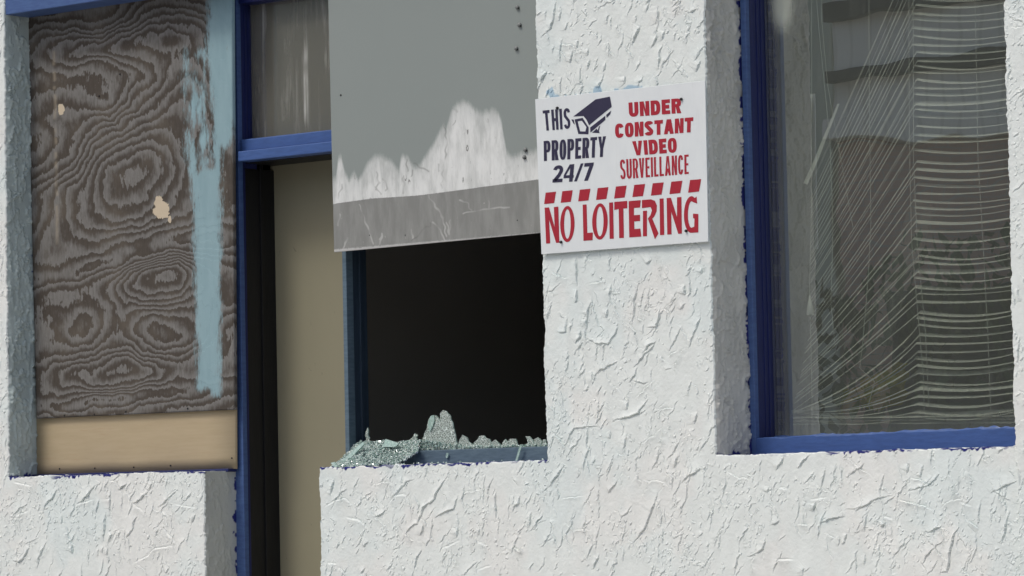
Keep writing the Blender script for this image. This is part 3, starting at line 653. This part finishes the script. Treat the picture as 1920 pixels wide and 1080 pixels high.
dot('screw_hole', 693, 441, .0948, .0018, M_SCREW, ms, .0012); dot('screw_hole', 760, 441, .0948, .0018, M_SCREW, ms, .0012); dot('screw_hole', 970, 413, .0948, .0018, M_SCREW, ms, .0012)

# ------------------------------------------------------------------ warning sign
YS = -.0125
sq = [at(*q, YS) for q in ((1003, 186), (1322, 151), (1328, 453), (1015, 477))]
sc0 = sum(sq)/4
sign = thing('warning_sign', 'white surveillance and no loitering sign on the stucco pillar', 'sign', (sc0[0], YS, sc0[2]))
k = NT('white_sign_plastic'); n = k.noise(30, 5, .6, k.obj((1, 1, .4)))
gr = k.step(k.noise(16, 6, .7, k.obj((2.2, 1, .35))), .55, .8)
M_SIGN = k.base(k.mix(k.math('MULTIPLY', gr, .35), k.mix(k.step(n, .3, .8), (.75, .785, .785), (.71, .745, .75)), (.56, .56, .53)), .38, .4)
def ink(name, a, b):
    k = NT(name); return k.base(k.mix(k.noise(40, 5, .65), a, b), .4, .35)
M_RED = ink('faded_red_ink', (.43, .026, .040), (.35, .022, .040)); M_INK = ink('navy_ink', (.030, .028, .060), (.045, .04, .078))
bm = bmesh.new(); fr = [bm.verts.new(tuple(p)) for p in sq]; bk = [bm.verts.new((p[0], p[1]+.004, p[2])) for p in sq]
bm.faces.new(fr); bm.faces.new(bk[::-1])
for i in range(4): bm.faces.new((fr[i], fr[(i+1) % 4], bk[(i+1) % 4], bk[i]))
bmesh.ops.bevel(bm, geom=bm.edges[:], offset=.0008, segments=1, affect='EDGES')
bm_obj('sign_board', bm, M_SIGN, sign)
ZX, ZY, ZSC = 990, 140, 3.086
def sp(a, b, Y=None): return at(ZX+a/ZSC, ZY+b/ZSC, YS-.0006 if Y is None else Y)
def fill(name, contours, mat, parent, Y=-.0007, label=None):
    """contours in zoomed-photo coordinates -> one flat printed shape, even-odd filled"""
    cu = bpy.data.curves.new(name, 'CURVE'); cu.dimensions = '2D'; cu.fill_mode = 'BOTH'
    for c in contours:
        w = [at(ZX+a/ZSC, ZY+b/ZSC, YS) for a, b in c]
        s = cu.splines.new('POLY'); s.points.add(len(w)-1)
        for pt, q in zip(s.points, w): pt.co = (q[0]-sc0[0], q[2]-sc0[2], 0, 1)
        s.use_cyclic_u = True
    o = bpy.data.objects.new(name+'_t', cu); COL.objects.link(o)
    me = bpy.data.meshes.new_from_object(o.evaluated_get(bpy.context.evaluated_depsgraph_get()))
    bpy.data.objects.remove(o); bpy.data.curves.remove(cu)
    me.transform(Matrix(((1, 0, 0, 0), (0, 0, -1, Y), (0, 1, 0, 0), (0, 0, 0, 1))))
    me.materials.clear(); me.name = name; me.materials.append(mat)
    ob = bpy.data.objects.new(name, me); COL.objects.link(ob); ob.parent = parent
    if label: ob['label'] = label
    return ob
# letters: each returns closed contours in a box w x 1 (y up), stem thickness t
def arc(cx, cy, rx, ry, a0, a1, n=12, e=2.0):
    out = []
    for i in range(n+1):
        a = math.radians(a0+(a1-a0)*i/n); c_, s_ = math.cos(a), math.sin(a)
        out.append((cx+rx*math.copysign(abs(c_)**(2/e), c_), cy+ry*math.copysign(abs(s_)**(2/e), s_)))
    return out
def pen(path, tx, ty):
    P_ = np.array(path, float); keep = [0]+[i for i in range(1, len(P_)) if np.hypot(*(P_[i]-P_[i-1])) > 1e-4]; P_ = P_[keep]
    tg = np.gradient(P_, axis=0); tg /= np.linalg.norm(tg, axis=1)[:, None]; n = np.stack([-tg[:, 1], tg[:, 0]], 1)
    hw = np.sqrt((n[:, 0]*tx/2)**2+(n[:, 1]*ty/2)**2)[:, None]
    return [tuple(p) for p in P_+n*hw]+[tuple(p) for p in (P_-n*hw)[::-1]]
def glyph(ch, w, t, ty=None):
    ty = ty or t*.92; e = 2.6; h = 1.0
    O_ = lambda x0, x1, y0, y1: arc((x0+x1)/2, (y0+y1)/2, (x1-x0)/2, (y1-y0)/2, 0, 360, 32, e)[:-1]
    if ch == 'I': return [[(0, 0), (t, 0), (t, 1), (0, 1)]]
    if ch == 'T': m = w/2; return [[(m-t/2, 0), (m+t/2, 0), (m+t/2, 1-ty), (w, 1-ty), (w, 1), (0, 1), (0, 1-ty), (m-t/2, 1-ty)]]
    if ch == 'H': return [[(0, 0), (t, 0), (t, .5-ty/2), (w-t, .5-ty/2), (w-t, 0), (w, 0), (w, 1), (w-t, 1), (w-t, .5+ty/2), (t, .5+ty/2), (t, 1), (0, 1)]]
    if ch == 'E': return [[(0, 0), (w, 0), (w, ty), (t, ty), (t, .5-ty/2), (w*.9, .5-ty/2), (w*.9, .5+ty/2), (t, .5+ty/2), (t, 1-ty), (w, 1-ty), (w, 1), (0, 1)]]
    if ch == 'L': return [[(0, 0), (w, 0), (w, ty), (t, ty), (t, 1), (0, 1)]]
    if ch == 'N': return [[(0, 0), (t*.95, 0), (t*.95, .58), (w-t*1.05, 0), (w, 0), (w, 1), (w-t*.95, 1), (w-t*.95, .42), (t*1.05, 1), (0, 1)]]
    if ch == 'V': return [[(w/2-t*.52, 0), (w/2+t*.52, 0), (w, 1), (w-t, 1), (w/2, .28), (t, 1), (0, 1)]]
    if ch == 'Y': m = w/2; return [[(m-t/2, 0), (m+t/2, 0), (m+t/2, .4), (w, 1), (w-t, 1), (m, .6), (t, 1), (0, 1), (m-t/2, .4)]]
    if ch == 'A': m = w/2; return [[(0, 0), (t, 0), (t+.045, .2), (w-t-.045, .2), (w-t, 0), (w, 0), (m+t*.58, 1), (m-t*.58, 1)], [(t+.085, .36), (w-t-.085, .36), (m, .80)]]
    if ch == 'O': return [O_(0, w, 0, 1), O_(t, w-t, ty*.85, 1-ty*.85)]
    if ch == 'D': return [[(0, 0)]+arc(w*.45, .5, w*.55, .5, -90, 90, 16, e)+[(0, 1)], [(t, ty)]+arc(w*.45, .5, w*.55-t, .5-ty, -90, 90, 16, e)+[(t, 1-ty)]]
    if ch in 'PR':
        yb = .42; o = [(0, 0), (t, 0), (t, yb)]
        if ch == 'R': o = [(0, 0), (t, 0), (t, yb)] + [(w*.45, yb), (w-t*1.05, 0), (w+.01, 0), (w*.80, .46)]
        cy, ry = (1+yb)/2, (1-yb)/2
        o += arc(w*.5, cy, w*.5, ry, -90 if ch == 'P' else -62, 90, 14, e)+[(0, 1)]
        return [o, [(t, yb+ty*.85)]+arc(w*.5, cy, w*.5-t, ry-ty*.85, -90, 90, 12, e)+[(t, 1-ty*.85)]]
    if ch == 'C' or ch == 'G':
        p = arc(w/2, .5, w/2-t/2, .5-ty/2, 28, 332, 32, e)
        c = pen(p, t, ty)
        return [c] if ch == 'C' else [c, [(w*.5, .5), (w, .5), (w, .02), (w-t*.55, .02), (w-t*.9, .38), (w*.5, .38)]]
    if ch == 'U': return [pen([(t/2, 1), (t/2, .6)]+arc(w/2, .36, w/2-t/2, .36-ty/2, 180, 360, 18, e)+[(w-t/2, .6), (w-t/2, 1)], t, ty)]
    if ch == 'S':
        a = arc(w/2, .735, w/2-t/2, .265-ty/2, 15, 255, 18, 2.3); b = arc(w/2, .265, w/2-t/2, .265-ty/2, 75, -165, 18, 2.3)
        a = arc(w/2, .74, w/2-t/2, .26-ty/2, 12, 236, 18, 2.3); b = arc(w/2, .26, w/2-t/2, .26-ty/2, 56, -168, 18, 2.3)
        return [pen(a+b, t, ty)]
    if ch == '2':
        return [pen(arc(w/2, .71, w/2-t/2, .29-ty/2, 172, -28, 16, 2.2)+[(w*.62, .42), (w*.34, .22), (t*.62, .0+ty*.62)], t*.95, ty)+[], [(0, 0), (w, 0), (w, ty), (0, ty)]]
    if ch == '4': return [[(w*.58, 0), (w*.58+t, 0), (w*.58+t, .22), (w, .22), (w, .38), (w*.58+t, .38), (w*.58+t, 1), (w*.5, 1), (0, .40), (0, .22), (w*.58, .22)], [(w*.2, .38), (w*.58, .38), (w*.58, .80)]]
    if ch == '7': return [[(w*.18, 0), (w*.18+t*1.05, 0), (w, .86), (w, 1), (0, 1), (0, 1-ty), (w-t*1.1, 1-ty)]]
    if ch == '/': return [[(0, 0), (t*.75, 0), (w, 1), (w-t*.75, 1)]]
def line(text, quad, t, gap, widths, name, mat, squeeze=None, label=None):
    """quad: TL, BL, TR, BR in zoomed-photo coordinates"""
    ws = [widths.get(ch, widths['*']) for ch in text]; tot = sum(ws)+gap*(len(text)-1)
    TL, BL, TR_, BR_ = [np.array(q, float) for q in quad]
    parts = []
    x = 0
    for ch, w in zip(text, ws):
        groups = []
        cs = glyph(ch, w, t)
        mp = lambda c: [tuple((1-(x+a)/tot)*((1-b)*BL+b*TL)+((x+a)/tot)*((1-b)*BR_+b*TR_)) for a, b in c]
        if ch in 'G2' and len(cs) > 1: parts += [[mp(q)] for q in cs]
        else: parts.append([mp(q) for q in cs])
        x += w+gap
    me_all = bmesh.new()
    for p_ in parts:
        ob = fill('glyph', p_, mat, sign); me_all.from_mesh(ob.data); m_ = ob.data; bpy.data.objects.remove(ob); bpy.data.meshes.remove(m_)
    me = bpy.data.meshes.new(name); me_all.to_mesh(me); me_all.free(); me.materials.append(mat)
    o = bpy.data.objects.new(name, me); COL.objects.link(o); o.parent = sign
    o['label'] = label or ('lettering reading '+text)
    return o
line('THIS', ((85, 208), (96, 325), (243, 192), (246, 312)), .155, .10, {'*': .40, 'I': .155, 'T': .42}, 'lettering', M_INK)
line('PROPERTY', ((91, 384), (93, 500), (452, 356), (447, 475)), .165, .06, {'*': .37, 'T': .36, 'E': .33, 'Y': .42}, 'lettering', M_INK)
line('24/7', ((148, 527), (142, 625), (382, 508), (368, 612)), .22, .06, {'*': .60, '/': .45, '7': .55}, 'lettering', M_INK)
line('UNDER', ((582, 162), (586, 245), (885, 136), (887, 222)), .27, .10, {'*': .66, 'E': .58}, 'lettering', M_RED)
line('CONSTANT', ((503, 285), (506, 368), (957, 246), (955, 332)), .27, .08, {'*': .64, 'T': .62, 'A': .72}, 'lettering', M_RED)
line('VIDEO', ((603, 386), (612, 468), (860, 364), (862, 450)), .27, .10, {'*': .66, 'I': .27, 'E': .55, 'V': .72}, 'lettering', M_RED)
line('SURVEILLANCE', ((532, 492), (536, 606), (930, 462), (931, 574)), .115, .065, {'*': .30, 'I': .115, 'L': .25, 'E': .25, 'A': .33}, 'lettering', M_RED)
# NO LOITERING in its own sharp display letters, each in its measured box
def nl_boxes():
    top = lambda x: np.interp(x, [97, 985], [770, 700]); bot = lambda x: np.interp(x, [97, 988], [978, 912])
    cs = []
    def mk(x0, x1, pts, dt=0, db=0):
        out = []
        for c in pts:
            q = []
            for a, b in c:
                xx = x0+(x1-x0)*a; sl_ = .012*(1-b)*200*.3
                yt, yb = top(xx)+dt, bot(xx)+db
                q.append((xx+sl_*.0, yb+(yt-yb)*b))
            out.append(q)
        cs.append(out)
    Oc = lambda t: [arc(.5, .5, .5, .5, 0, 360, 36, 2.0)[:-1], arc(.5, .5, .5-t, .5-.09, 0, 360, 36, 2.0)[:-1]]
    mk(97, 182, [[(0, 1), (.30, 1), (.68, .44), (.63, 1), (.93, 1), (1, 0), (.78, 0), (.30, .66), (.38, 0), (.10, 0)]])
    mk(187, 270, Oc(.27), 0, 0)
    mk(317, 376, [[(0, 1), (.38, 1), (.46, .21), (1, .21), (.97, 0), (.08, 0)]], 0, 0)
    mk(372, 462, Oc(.27), 0, 0)
    mk(470, 497, [[(0, 1), (.85, 1), (1, 0), (.12, 0)]], 0, 0)
    mk(500, 575, [[(0, 1), (1, 1), (1, .8), (.70, .8), (.74, 0), (.38, 0), (.34, .8), (0, .78)]], -2, 0)
    mk(583, 656, [[(0, 1), (.96, 1), (.90, .80), (.42, .80), (.42, .60), (.90, .60), (.90, .43), (.44, .43), (.45, .22), (.93, .22), (1, 0), (.05, 0)]], 0, 0)
    mk(660, 756, [[(.0, 1), (.55, 1), (.78, .95), (.90, .82), (.88, .66), (.74, .52), (.62, .47), (1, .05), (.78, -.10), (.36, .48), (.52, .57), (.60, .70), (.52, .79), (.0, .78)], [(.06, .70), (.30, .70), (.30, 0), (.06, 0)]], 0, 0)
    mk(762, 789, [[(0, 1), (.85, 1), (1, 0), (.10, 0)]], 0, 0)
    mk(803, 891, [[(0, 1), (.28, 1), (.68, .46), (.68, 1), (.97, 1), (1, 0), (.76, 0), (.30, .62), (.32, 0), (.04, 0)]], 0, 0)
    G = arc(.5, .5, .5, .5, 62, 270, 26, 2.0)+[(.98, .0), (.98, .50), (.62, .52), (.62, .40), (.72, .38), (.70, .16), (.5, .14)]+arc(.52, .5, .25, .36, 262, 70, 22, 2.0)+[(.9, .79), (.86, .98)]
    mk(903, 988, [G], 0, 0)
    return cs
me_all = bmesh.new()
for cset in nl_boxes():
    groups = [[c_] for c_ in cset] if (len(cset) == 2 and len(cset[1]) == 4) else [cset]
    for g_ in groups:
        ob = fill('glyph', g_, M_RED, sign); me_all.from_mesh(ob.data); m_ = ob.data; bpy.data.objects.remove(ob); bpy.data.meshes.remove(m_)
me = bpy.data.meshes.new('lettering'); me_all.to_mesh(me); me_all.free(); me.materials.append(M_RED)
o = bpy.data.objects.new('lettering', me); COL.objects.link(o); o.parent = sign; o['label'] = 'tall red lettering reading NO LOITERING'
st = []
f_, l_ = [(103, 683), (163, 677), (152, 743), (94, 749)], [(938, 610), (1003, 604), (990, 676), (927, 683)]
for i in range(9):
    t = (i/8)**1.04; st.append([(a[0]+(b[0]-a[0])*t, a[1]+(b[1]-a[1])*t) for a, b in zip(f_, l_)])
fill('stripe_row', st, M_RED, sign, -.0007, 'row of nine slanted red bars')
def many(name, polys, mat, label):
    bmx = bmesh.new()
    for p_ in polys:
        ob = fill('glyph', p_, mat, sign); bmx.from_mesh(ob.data); m_ = ob.data; bpy.data.objects.remove(ob); bpy.data.meshes.remove(m_)
    me = bpy.data.meshes.new(name); bmx.to_mesh(me); bmx.free(); me.materials.append(mat)
    o = bpy.data.objects.new(name, me); COL.objects.link(o); o.parent = sign; o['label'] = label
many('camera_emblem', [[[(263, 242), (392, 143), (474, 127), (479, 150), (485, 186), (440, 222), (354, 293), (340, 262), (322, 239)]],
                       [[(270, 259), (317, 250), (352, 306), (350, 345), (292, 343)], [(288, 270), (312, 266), (339, 303), (333, 329), (302, 328)]],
                       [[(252, 259), (265, 260), (272, 290), (262, 280)]],
                       [[(360, 306), (448, 238), (448, 262), (362, 335)]], [[(453, 232), (482, 208), (476, 230), (456, 250)]],
                       [[(372, 336), (398, 312), (404, 322), (412, 300), (418, 295), (411, 325), (415, 338)]]], M_INK, 'dark surveillance camera pictogram')
for (x, y) in ((1045.5, 202.5), (1278, 186), (1052.5, 454), (1287, 433)): dot('screw', x, y, YS-.001, .0042, M_SCREW, sign, .006)

# ------------------------------------------------------------------ large window on the right
XW1 = at(1408.5, 500, .155)[0]
lw = thing('large_window', 'large blue framed shop window at right with dusty reflecting glass', 'window', (1.2, .155, ZS))
box('jamb', XPR+.004, XW1, .157, .175, ZS-.004, 3.05, M_STRIP, lw, .002)
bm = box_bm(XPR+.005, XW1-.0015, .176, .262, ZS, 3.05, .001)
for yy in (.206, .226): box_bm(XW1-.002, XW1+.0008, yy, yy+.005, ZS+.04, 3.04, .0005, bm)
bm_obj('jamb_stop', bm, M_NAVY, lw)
zl, zrr = at(1418, 821.5, .155)[2], at(1905, 795, .155)[2]
# bottom rail with a slightly ragged, paint-lapped top edge
nx_ = 180; xx = np.linspace(XW1+.0005, XF+.01, nx_)
me = bpy.data.meshes.new('bottom_rail'); bm = bmesh.new(); prev = None
for i, x in enumerate(xx):
    tz = zl+(zrr-zl)*.55*(i/nx_)+.004*max(0, float(vnoise(np.array([x]), np.array([0.]), .045, 81)[0]))+.0016*float(vnoise(np.array([x]), np.array([0.]), .012, 82)[0])
    prof = [(.157, ZS-.004), (.157, tz-.004), (.160, tz-.001), (.236, tz), (.244, tz+.004+.003*float(vnoise(np.array([x]), np.array([3.]), .02, 83)[0]))]
    row = [bm.verts.new((x, a, b)) for a, b in prof]
    if prev:
        for j in range(len(row)-1): bm.faces.new((prev[j], row[j], row[j+1], prev[j+1]))
    prev = row
bm_obj('bottom_rail', bm, M_BLUE, lw)
for x, y in ():
    pass
def m_glass():
    k = NT('dusty_window_glass')
    dn = k.noise(3.5, 5, .6); strk = k.noise(30, 4, .6, k.obj((2.5, 1, .25)))
    spk = k.step(k.noise(240, 2, .5), .78, .82)
    nz = k.n('ShaderNodeSeparateXYZ'); g = k.n('ShaderNodeNewGeometry'); k.l(g.outputs['Position'], nz.inputs[0])
    lowd = k.step(k.math('ADD', nz.outputs[2], k.math('MULTIPLY', dn, .06)), 1.52, 1.40)
    c0 = at(1466, 12, .246); vd = k.n('ShaderNodeVectorMath', operation='SUBTRACT'); k.l(g.outputs['Position'], vd.inputs[0]); vd.inputs[1].default_value = tuple(c0)
    vm = k.n('ShaderNodeVectorMath', operation='MULTIPLY'); k.l(vd.outputs[0], vm.inputs[0]); vm.inputs[1].default_value = (17, 0, 9); vl = k.n('ShaderNodeVectorMath', operation='LENGTH'); k.l(vm.outputs[0], vl.inputs[0])
    white_patch = k.math('MULTIPLY', k.step(k.math('ADD', vl.outputs['Value'], k.math('MULTIPLY', dn, .6)), 1.25, .55), .55)  # soft white patch near the pane's top left corner
    dirt = k.math('ADD', .082, k.math('ADD', k.math('MULTIPLY', k.step(strk, .5, .85), .05), k.math('ADD', k.math('MULTIPLY', spk, .12), k.math('ADD', k.math('MULTIPLY', lowd, .09), white_patch))))
    dif = k.n('ShaderNodeBsdfDiffuse'); dif.inputs[0].default_value = (.58, .62, .54, 1)
    gl = k.n('ShaderNodeBsdfGlossy'); gl.inputs['Roughness'].default_value = .0; gl.inputs['Color'].default_value = (.95, .97, .95, 1)
    wv = k.noise(2.1, 2, .45, k.obj((1, 1, 1.6)))
    b = k.n('ShaderNodeBump'); b.inputs['Strength'].default_value = .06; b.inputs['Distance'].default_value = .012; k.l(wv, b.inputs['Height']); k.l(b.outputs[0], gl.inputs['Normal'])
    tr = k.n('ShaderNodeBsdfTransparent'); tr.inputs[0].default_value = (.90, .95, .90, 1)
    m1 = k.n('ShaderNodeMixShader'); m1.inputs[0].default_value = .46; k.l(tr.outputs[0], m1.inputs[1]); k.l(gl.outputs[0], m1.inputs[2])
    m2 = k.n('ShaderNodeMixShader'); k.l(dirt, m2.inputs[0]); k.l(m1.outputs[0], m2.inputs[1]); k.l(dif.outputs[0], m2.inputs[2])
    k.l(m2.outputs[0], k.out.inputs[0]); return k.m
bm = bmesh.new(); vs = [bm.verts.new(p) for p in ((XW1, .246, ZS+.02), (XF+.05, .246, ZS+.02), (XF+.05, .246, 3.06), (XW1, .246, 3.06))]; bm.faces.new(vs)
bm_obj('pane', bm, m_glass(), lw)

# venetian blind, half collapsed
YB = .30
k = NT('cream_blind_slat'); M_SLAT = k.base(k.mix(k.noise(20, 4), (.58, .58, .52), (.68, .68, .62)), .5, .3)
k = NT('blind_cord'); M_CORD = k.base((.62, .62, .56), .8, .2)
bl = thing('venetian_blind', 'broken cream venetian blind behind the large window, its slats bent and fanned to one side', 'blind', (1.2, YB, 2.9))
def ribbon(name, pix, parent, mat, halfw=.010, tilt=.0032, Y=YB, rough=.0004):
    pts = [Vector(at(x, y, Y)) for x, y in pix]
    bm = bmesh.new(); prev = None
    for i, p in enumerate(pts):
        a = pts[min(i+1, len(pts)-1)]-pts[max(i-1, 0)]; a.normalize()
        nrm = Vector((-a.z, 0, a.x)); nrm = nrm if nrm.z > 0 else -nrm
        tl = tilt[i] if isinstance(tilt, (list, tuple)) else tilt
        hv = halfw[i] if isinstance(halfw, list) else Vector((0, halfw, 0))
        row = [bm.verts.new(p+hv*s+nrm*(s*tl+(1-s*s)*.0012)) for s in (-1, -.5, 0, .5, 1)]
        if prev:
            for j in range(4): bm.faces.new((prev[j], row[j], row[j+1], prev[j+1]))
        prev = row
    return bm_obj(name, bm, mat, parent, True)
rs = random.Random(5)
y = -96.0; i = 0
while y < 792:
    wide = rs.random() < .14
    yy = y+rs.uniform(-3.2, 3.2)
    fold = 1713+.012*y+rs.uniform(-5, 6)
    rise = 12+rs.uniform(-5, 5); sag = 3.5+rs.uniform(-2, 3)
    pts = []
    for t in np.linspace(1, 0, 14):                               # right part, from the far edge to the fold
        x = fold+(1935-fold)*t; pts.append((x, yy+sag*math.sin(math.pi*t)**1.0*1.6-rise*t**2.2))
    if y < 600: drop = 435-(y+81)*.376; xl = 1520-max(0, (y-330))*.13
    else: drop = max(2, 178-(y-600)*1.05); xl = 1484
    broken = rs.random() < .22 and y < 640
    if not broken:
        bend = rs.uniform(8, 20) if y < 600 else 30
        for t in np.linspace(.06, 1, 16):
            x = fold+(xl+rs.uniform(-.3, .3)-fold)*t; yv = yy+drop*(t if y < 600 else t**.85)+bend*math.sin(math.pi*t)*(.35 if y < 500 else .5)
            pts.append((x, yv))
    tr_ = .0080 if wide else rs.uniform(.0034, .0056); tq = rs.uniform(.0004, .0011) if y < 520 else rs.uniform(.0009, .0020)
    ribbon('slat', pts, bl, M_SLAT, [Vector((0, .0105, 0)).lerp(Vector((-.0067, .0080, 0)), min(1, max(0, (j-11)/4))) for j in range(len(pts))], [tr_*(.55+.45*j/13) if j < 14 else tr_*.5+(tq-tr_*.5)*min(1, (j-13)/3) for j in range(len(pts))], YB+rs.uniform(-.006, .006))
    y += 14.7+rs.uniform(-1.8, 1.8); i += 1
for yb_ in (783, 789, 795):
    ribbon('slat', [(x, yb_+(1500-x)*-.012-(x-1490)*.022+rs.uniform(-.6, .6)) for x in np.linspace(1490, 1925, 16)], bl, M_SLAT, .0105, .003, YB+rs.uniform(-.004, .004))
ribbon('slat', [(1510, 345), (1530, 300), (1550, 250), (1572, 195)], bl, M_SLAT, [Vector((-.0067, .008, 0))]*4, [.0065, .0065, .005, .003], YB-.012)['label'] = 'loose slat end hanging forward'
ribbon('slat', [(1582, 652), (1620, 600), (1660, 545), (1706, 478)], bl, M_SLAT, .011, .010, YB+.02)
def tube(name, pix, r, mat, parent, Y, n=6):
    pts = [Vector(at(x, y, Y)) for x, y in pix]; bm = bmesh.new(); prev = None
    for i, p in enumerate(pts):
        a = (pts[min(i+1, len(pts)-1)]-pts[max(i-1, 0)]).normalized(); s = Vector((0, 1, 0)); q = a.cross(s).normalized()
        row = [bm.verts.new(p+r*(math.cos(6.283*j/n)*s+math.sin(6.283*j/n)*q)) for j in range(n)]
        if prev:
            for j in range(n): bm.faces.new((prev[j], row[j], row[(j+1) % n], prev[(j+1) % n]))
        prev = row
    return bm_obj(name, bm, mat, parent, True)
for pix in ([(1522, -90), (1522, 200), (1521, 420), (1518, 540), (1521, 660), (1523, 780)], [(1524, -90), (1536, 60), (1556, 260), (1562, 430), (1558, 570), (1566, 650)], [(1629, -90), (1630, 180), (1633, 420), (1628, 520), (1618, 640), (1612, 690), (1640, 716), (1628, 760), (1632, 770)],
            [(1704, -90), (1705, 250), (1709, 450), (1722, 600), (1731, 700), (1733, 770)], [(1712, -90), (1713, 300), (1720, 460), (1735, 620), (1742, 760)], [(1826, -90), (1830, 80), (1834, 300), (1843, 450), (1852, 620), (1858, 780)]):
    tube('cord', pix, .0009, M_CORD, bl, YB-.013)
tube('cord', [(1541, -90), (1540, 30), (1552, 160), (1600, 430)], .0008, M_CORD, bl, YB-.016)
p = at(1519, 572, YB-.016); bm = bmesh.new(); bmesh.ops.create_cone(bm, segments=10, radius1=.0125, radius2=.002, depth=.056, cap_ends=True)
bmesh.ops.transform(bm, matrix=Matrix.Translation(p), verts=bm.verts); bm_obj('tassel', bm, M_SLAT, bl, True)
tube('bottom_rail', [(1535, 786), (1700, 782), (1920, 770)], .007, M_SLAT, bl, YB+.01, 8)
# things standing inside
k = NT('grey_raw_timber'); mt = k.base(k.mix(k.noise(40, 5, .6, k.obj((3, 3, .3))), (.26, .27, .25), (.36, .37, .34)), .8, .2)
a_, b_ = Vector(at(1590, 800, .46)), Vector(at(1735, 380, .46)); dv = b_-a_
bm = bmesh.new(); bmesh.ops.create_cube(bm, size=1)
rt = Matrix.Rotation(math.atan2(dv.x, dv.z), 4, 'Y')
bmesh.ops.transform(bm, matrix=Matrix.Translation((a_+b_)/2) @ rt @ Matrix.Diagonal((.085, .02, dv.length, 1)), verts=bm.verts); bmesh.ops.bevel(bm, geom=bm.edges[:], offset=.003, segments=2, affect='EDGES')
tag(bm_obj('timber_plank', bm, mt), 'grey timber plank leaning behind the broken blind', 'plank')
k = NT('yellow_cloth'); my = k.base(k.mix(k.noise(60, 4), (.42, .36, .06), (.55, .48, .12)), .8, .2)
pc = at(1640, 735, .42); gx, gz = np.meshgrid(np.linspace(-.11, .11, 40), np.linspace(-.045, .045, 20))
env = np.clip(1-(gx/.11)**2-(gz/.045)**2, 0, 1)**.5
PZ_ = gz*1.0+.02*vnoise(gx, gz, .03, 91)+.25*gx; PY_ = -.05*env+.02*vnoise(gx, gz, .02, 92)
tag(link('yellow_cloth', grid_mesh('yellow_cloth', np.stack([pc[0]+gx, pc[1]+PY_, pc[2]+PZ_], -1)), my), 'crumpled yellow cloth lying inside at the foot of the blind', 'cloth')

# ------------------------------------------------------------------ across the street, seen only in the glass
k = NT('brown_brick'); bt = k.n('ShaderNodeTexBrick'); bt.inputs['Scale'].default_value = 4.0
bt.inputs['Color1'].default_value = (.47, .29, .235, 1); bt.inputs['Color2'].default_value = (.42, .26, .215, 1); bt.inputs['Mortar'].default_value = (.36, .31, .29, 1)
cc = k.n('ShaderNodeCombineXYZ'); sx = k.n('ShaderNodeSeparateXYZ'); g = k.n('ShaderNodeNewGeometry'); k.l(g.outputs['Position'], sx.inputs[0]); k.l(sx.outputs[0], cc.inputs[0]); k.l(sx.outputs[2], cc.inputs[1]); k.l(cc.outputs[0], bt.inputs['Vector'])
M_BRICK = k.base(bt.outputs['Color'], .85, .2)
k = NT('grey_siding'); wv = k.n('ShaderNodeTexWave', wave_type='BANDS', bands_direction='X'); wv.inputs['Scale'].default_value = 1.6; k.l(k.obj(), wv.inputs['Vector'])
M_SIDING = k.base(k.mix(k.step(wv.outputs['Fac'], .02, .12), (.72, .66, .57), (.82, .76, .67)), .7)
k = NT('dark_trim'); M_TRIM = k.base((.035, .038, .036), .7)
k = NT('grey_green_render'); M_GG = k.base(k.mix(k.noise(.8, 5), (.47, .49, .395), (.55, .56, .46)), .9)
sb = thing('brick_shop', 'brown brick building with grey siding across the street, mirrored in the large window', 'building', (-10, -18, 0))
box('wall', -12.0, 2.0, -24, -18, 0, 4.33, M_BRICK, sb, .01)
box('siding', -12.0, 2.0, -24, -17.92, 4.50, 6.6, M_SIDING, sb, .01)
box('ledge', -12.05, 2.0, -24, -17.85, 4.335, 4.495, M_SIDING, sb, .01)
box('band', -12.02, 2.0, -17.915, -17.80, 4.86, 4.98, M_TRIM, sb, .01)
box('band', -12.02, 2.0, -17.915, -17.80, 5.42, 5.60, M_TRIM, sb, .01)
bm = bmesh.new()
for x in (-11.5, -9.3, -7.1, -4.9): box_bm(x, x+1.6, -18.04, -17.985, 1.0, 3.0, .01, bm)
bm_obj('shop_windows', bm, M_TRIM, sb)
nb = thing('rendered_house', 'grey-green rendered house across the street, mirrored at the left of the window', 'building', (-18, -18.5, 0))
box('wall', -34, -12.35, -26, -18.4, 0, 7.0, M_GG, nb, .02); box('roof', -34.2, -12.2, -26.2, -18.2, 7.001, 7.2, M_TRIM, nb, .02)
k = NT('hedge_leaf'); M_LEAF = k.base(k.mix(k.noise(12, 3), (.035, .06, .025), (.075, .11, .05)), .7)
bm = bmesh.new()
for i in range(2600):
    p = Vector((random.uniform(-12.1, -7), random.uniform(-17.6, -16.9), random.uniform(.1, 3.45)))
    p.z = min(p.z, 3.3+.25*math.sin(p.x*2.3)+.15*math.sin(p.x*5.1)-abs(p.y+17.25)*.6)
    R_ = Matrix.Rotation(random.uniform(0, 6.28), 3, 'Z') @ Matrix.Rotation(random.uniform(0, 3.14), 3, 'X'); s = random.uniform(.06, .12)
    bm.faces.new([bm.verts.new(p+R_ @ Vector(q)*s) for q in ((-.5, 0, 0), (0, -.8, .1), (.5, 0, 0), (0, .9, -.1))])
me = bpy.data.meshes.new('hedge'); bm.to_mesh(me); bm.free()
tag(link('hedge', me, M_LEAF), 'dark green hedge in front of the brick building, mirrored in the large window', 'hedge', None, 'stuff')
